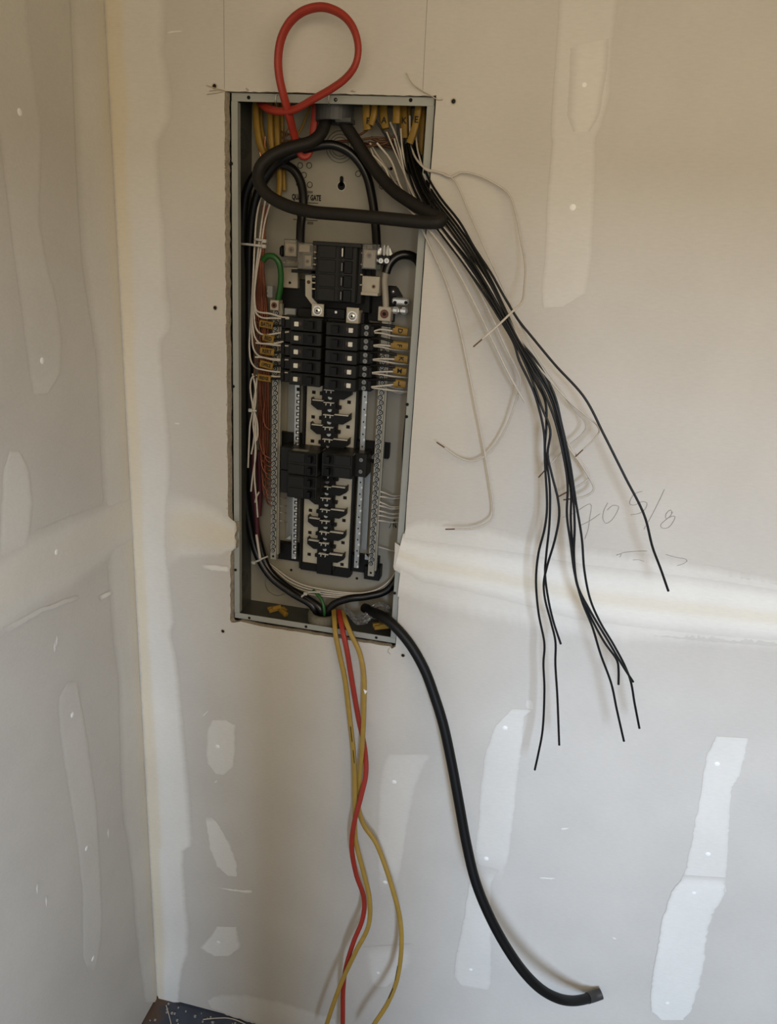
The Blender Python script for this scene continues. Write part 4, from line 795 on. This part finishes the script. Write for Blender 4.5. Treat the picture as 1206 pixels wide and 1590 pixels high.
for k, ((x0, y0_), (x1, y1_), word, yc) in enumerate(left_tags):
    c_ = thing('branch_wire', f'black and white wire pair with yellow tag reading {word}, left side' , 'wire pair', tuple(at(x0, y0_, .036)), 'tagged wires left of the breakers')
    if k == 2: c_['label'] = 'wire pair with third yellow tag down on the left side'
    jacket(c_, at(x0, y0_, .036), at(x1, y1_, .036), .0070, word, .0105 if len(word) < 6 else .009, sx=.8 if len(word) < 6 else .66)
    MB().tube(route((x1, y1_, .036), ((x1+440)/2, (y1_+yc)/2, .036), (441, yc+1, .037)), .0022, 7).build('hot_wire', BLKW, c_)
    MB().tube(route((x0+2, y0_+1, .037), (x0-6, y0_-3, .042), (392+k, y0_-18, .05), (394, y0_-50, .056)), .0015, 7).build('tail_wire', COPPERD, c_)
right_tags = [((613, 511.5), (633, 515.5), 'D', (577, 507), 1), ((610, 535), (634, 538), 'F', (577, 528), 1), ((616, 555.5), (633, 558), 'K', (577, 549.5), 1), ((613.5, 574.5), (631, 577.5), 'M', (576, 570), 0), ((614, 594.5), (630, 597), 'L', (574, 592), 0)]
names = ['turned D', 'turned F', 'turned K', 'letter M', 'letter L']
for k, ((x0, y0_), (x1, y1_), word, (xb, yb), r_) in enumerate(right_tags):
    c_ = thing('branch_wire', f'wires into the right breakers with yellow tag marked with a {names[k]}', 'wire pair', tuple(at(x0, y0_, .036)), 'tagged wires right of the breakers')
    jacket(c_, at(x0-3, y0_, .036), at(x1, y1_, .038), .0076, word, .0125, -PI/2 if r_ else 0, 1.0)
    x0 -= 3
    MB().tube(route((xb-1, yb-2.5, .032), ((xb+x0)/2, yb-2.5, .026), (x0+3, y0_-4.5, .031)), .0026, 7).build('hot_wire', BLKW, c_)
    MB().tube(route((xb, yb+9, .036), ((xb+x0)/2-4, yb+7.5-3*(k == 0), .034), (x0+1, y0_+2.5, .036)), .0018, 7).build('neutral_wire', WHTW, c_)
    MB().tube(route((xb-1, yb+9.5, .038), (xb+16, yb+10.5+k*.3, .040), ((xb+x0)/2+14, yb+14, .044), (640, yb+17, .062)), .0017, 7).build('neutral_wire', WHTW, c_)
# right bar: white neutrals disappearing behind the rim
for i, (y0_, dy, x0) in enumerate(((598, 4, 597), (603, 6, 598), (763, 6, 590), (771, 2, 589), (779, 7, 588.5), (785, 4, 588), (793, 4, 587.5), (800, 3, 587), (808, 2, 586.5))):
    cable('white_wire', (['upper', 'lower'][i] + ' of two white wires just under the right tags' if i < 2 else ['first', 'second', 'third', 'fourth', 'fifth', 'sixth', 'seventh'][i-2] + ' from the top of the white wires low on the right bar'), 'wire', ((x0, y0_, .054), (x0+9, y0_+dy*.5, .058), (x0+20, y0_+dy+1, .072), (x0+34, y0_+dy, .08), (x0+44, y0_+dy-4, .088)), .0018, WHTW, 6, 'white wires at the right terminal bar')
cable('white_wire', 'white wire by itself low on the right of the terminal bar', 'wire', ((583, 848, .07), (598, 852, .078), (613, 856, .086), (628, 858, .09)), .0018, WHTW, 6)
MB_l = MB()
for i in range(9):
    y_ = 716 + i*11.5 + random.uniform(-2, 2)
    cable('copper_stub', 'thin bare wire stub right of the left terminal bar, ' + ORD[i] + ' from the top', 'wire stub', ((434, y_, .064), (440, y_+.5, .068), (445, y_+random.uniform(-1, 3), .074)), .0009, ZINC, 5, 'wire stubs right of the left bar')
# white wires swept round the bottom of the box
for i in range(4):
    o_ = i*4.6
    cable('white_wire', 'white wire swept round the panel bottom, ' + ORD[i] + ' from the top of the sweep', 'wire', ((414+i*2, 872+i*4, .085), (430+i, 884+o_, .08), (446, 896+o_*1.1, .076), (470, 908+o_*.9, .072), (500, 915+o_*.75, .068), (535, 920+o_*.55, .066), (565, 920.5+o_*.4, .068), (588, 914+o_*.7, .074), (604, 902+o_*.9, .084), (614, 888+o_, .09)), .0017, WHTW, 6, 'white wires round the panel bottom')
# zip ties ---------------------------------------------------------
def tie(label, pts, hp, w=.0022):
    t_ = tag(MB().tube(route(*pts), w, 8, rx=.0008, ref=Vector((.2, 0, 1)), step=.004).build('zip_tie', NYLON), label, 'zip tie', None)
    p = at(*hp); MB().box(p.x-.0042, p.x+.0042, p.y-.004, p.y+.003, p.z-.0034, p.z+.0034, .0012).build('tie_head', NYLON, t_)
tie('upper of two white zip ties round the wires at upper left', ((395, 371, .044), (402, 372.5, .04), (411, 374, .042)), (410.5, 374.5, .038))
tie('lower, longer white zip tie round cables at upper left', ((370, 378.5, .05), (385, 379.5, .04), (398, 381, .036), (411, 382.5, .038)), (410, 382.5, .036))
tie('small pale zip tie round the white pigtails', ((387, 637, .040), (393, 638, .037), (398, 638, .040)), (389, 637, .037))
tie('white zip tie round the black cables near the lower left', ((390, 874, .058), (400, 871, .054), (408, 867, .056), (416, 864, .066)), (394, 873.5, .053))
tie('white zip tie round the cables above the bottom bushing', ((464, 930, .052), (470, 925, .047), (477, 920.5, .048), (488, 919.5, .055), (497, 920, .062)), (474.5, 921.5, .044))
# scraps lying in the bottom of the box
up_ = smooth(route((536, 938, .05), (543, 947, .042), (552, 956, .036), (563, 954, .034), (575, 942, .04), (588, 935, .046), (600, 938, .05), (607, 946, .052)), .003)
lo_ = smooth(route((538, 952, .036), (545, 963, .026), (554, 971, .02), (566, 970, .018), (577, 961, .022), (587, 951, .028), (597, 950, .036), (605, 954, .044)), .003)
tp = MB(); vs = []; K_ = 40; J_ = 8
for k in range(K_+1):
    a_, b_ = up_[int(k/K_*(len(up_)-1))], lo_[int(k/K_*(len(lo_)-1))]
    for j in range(J_+1):
        vs.append(a_.lerp(b_, j/J_) + Vector((random.uniform(-.0008, .0008), random.uniform(-.0022, .0022) + .003*math.sin(j*1.9), random.uniform(-.0006, .0006))))
tp.add(vs, [(k*(J_+1)+j, k*(J_+1)+j+1, (k+1)*(J_+1)+j+1, (k+1)*(J_+1)+j) for k in range(K_) for j in range(J_)])
o = tp.build('silver_tape', SILVT); md = o.modifiers.new('thickness', 'SOLIDIFY'); md.thickness = .0008
tag(o, 'crumpled strip of silver tape beside the hanging black cable', 'tape')
c0 = at(598, 946, .06)
tag(MB().dome((c0.x, .062, .004), (0, 0, 1), .014, .03, 12).build('duct_seal', mat('duct_putty', (110, 104, 90), .9, 0, .2, 120, .8)), 'lump of grey putty in the lower right panel corner', 'putty')
for i, (x, y, d, w, lab) in enumerate(((426, 946, .05, .013, 'folded yellow jacket scrap in the panel bottom, left piece'), (440, 951, .045, .011, 'curled yellow jacket scrap in the panel bottom, right piece'), (592, 973, .03, .016, 'yellow jacket scrap under the hanging black cable'))):
    p = at(x, y, d); z0 = max(p.z-.004, .0005+ZB_+t)
    a = random.uniform(-.4, .4); R_ = Matrix.Translation((p.x, d, p.z)) @ Matrix.Rotation(a, 4, 'Y') @ Matrix.Rotation(.5*(-1)**i, 4, 'Z')
    m = MB(); m.box(-w, w, -.005, .005, -.0045, .0045, .0012, R_); m.box(-w*.3, w*1.2, -.008, .0, .0, .0085, .001, R_); m.box(-w*1.1, w*.1, .001, .009, -.001, .007, .001, R_)
    tag(m.build('jacket_scrap', YEL), lab, 'scrap', 'yellow jacket scraps in the panel')
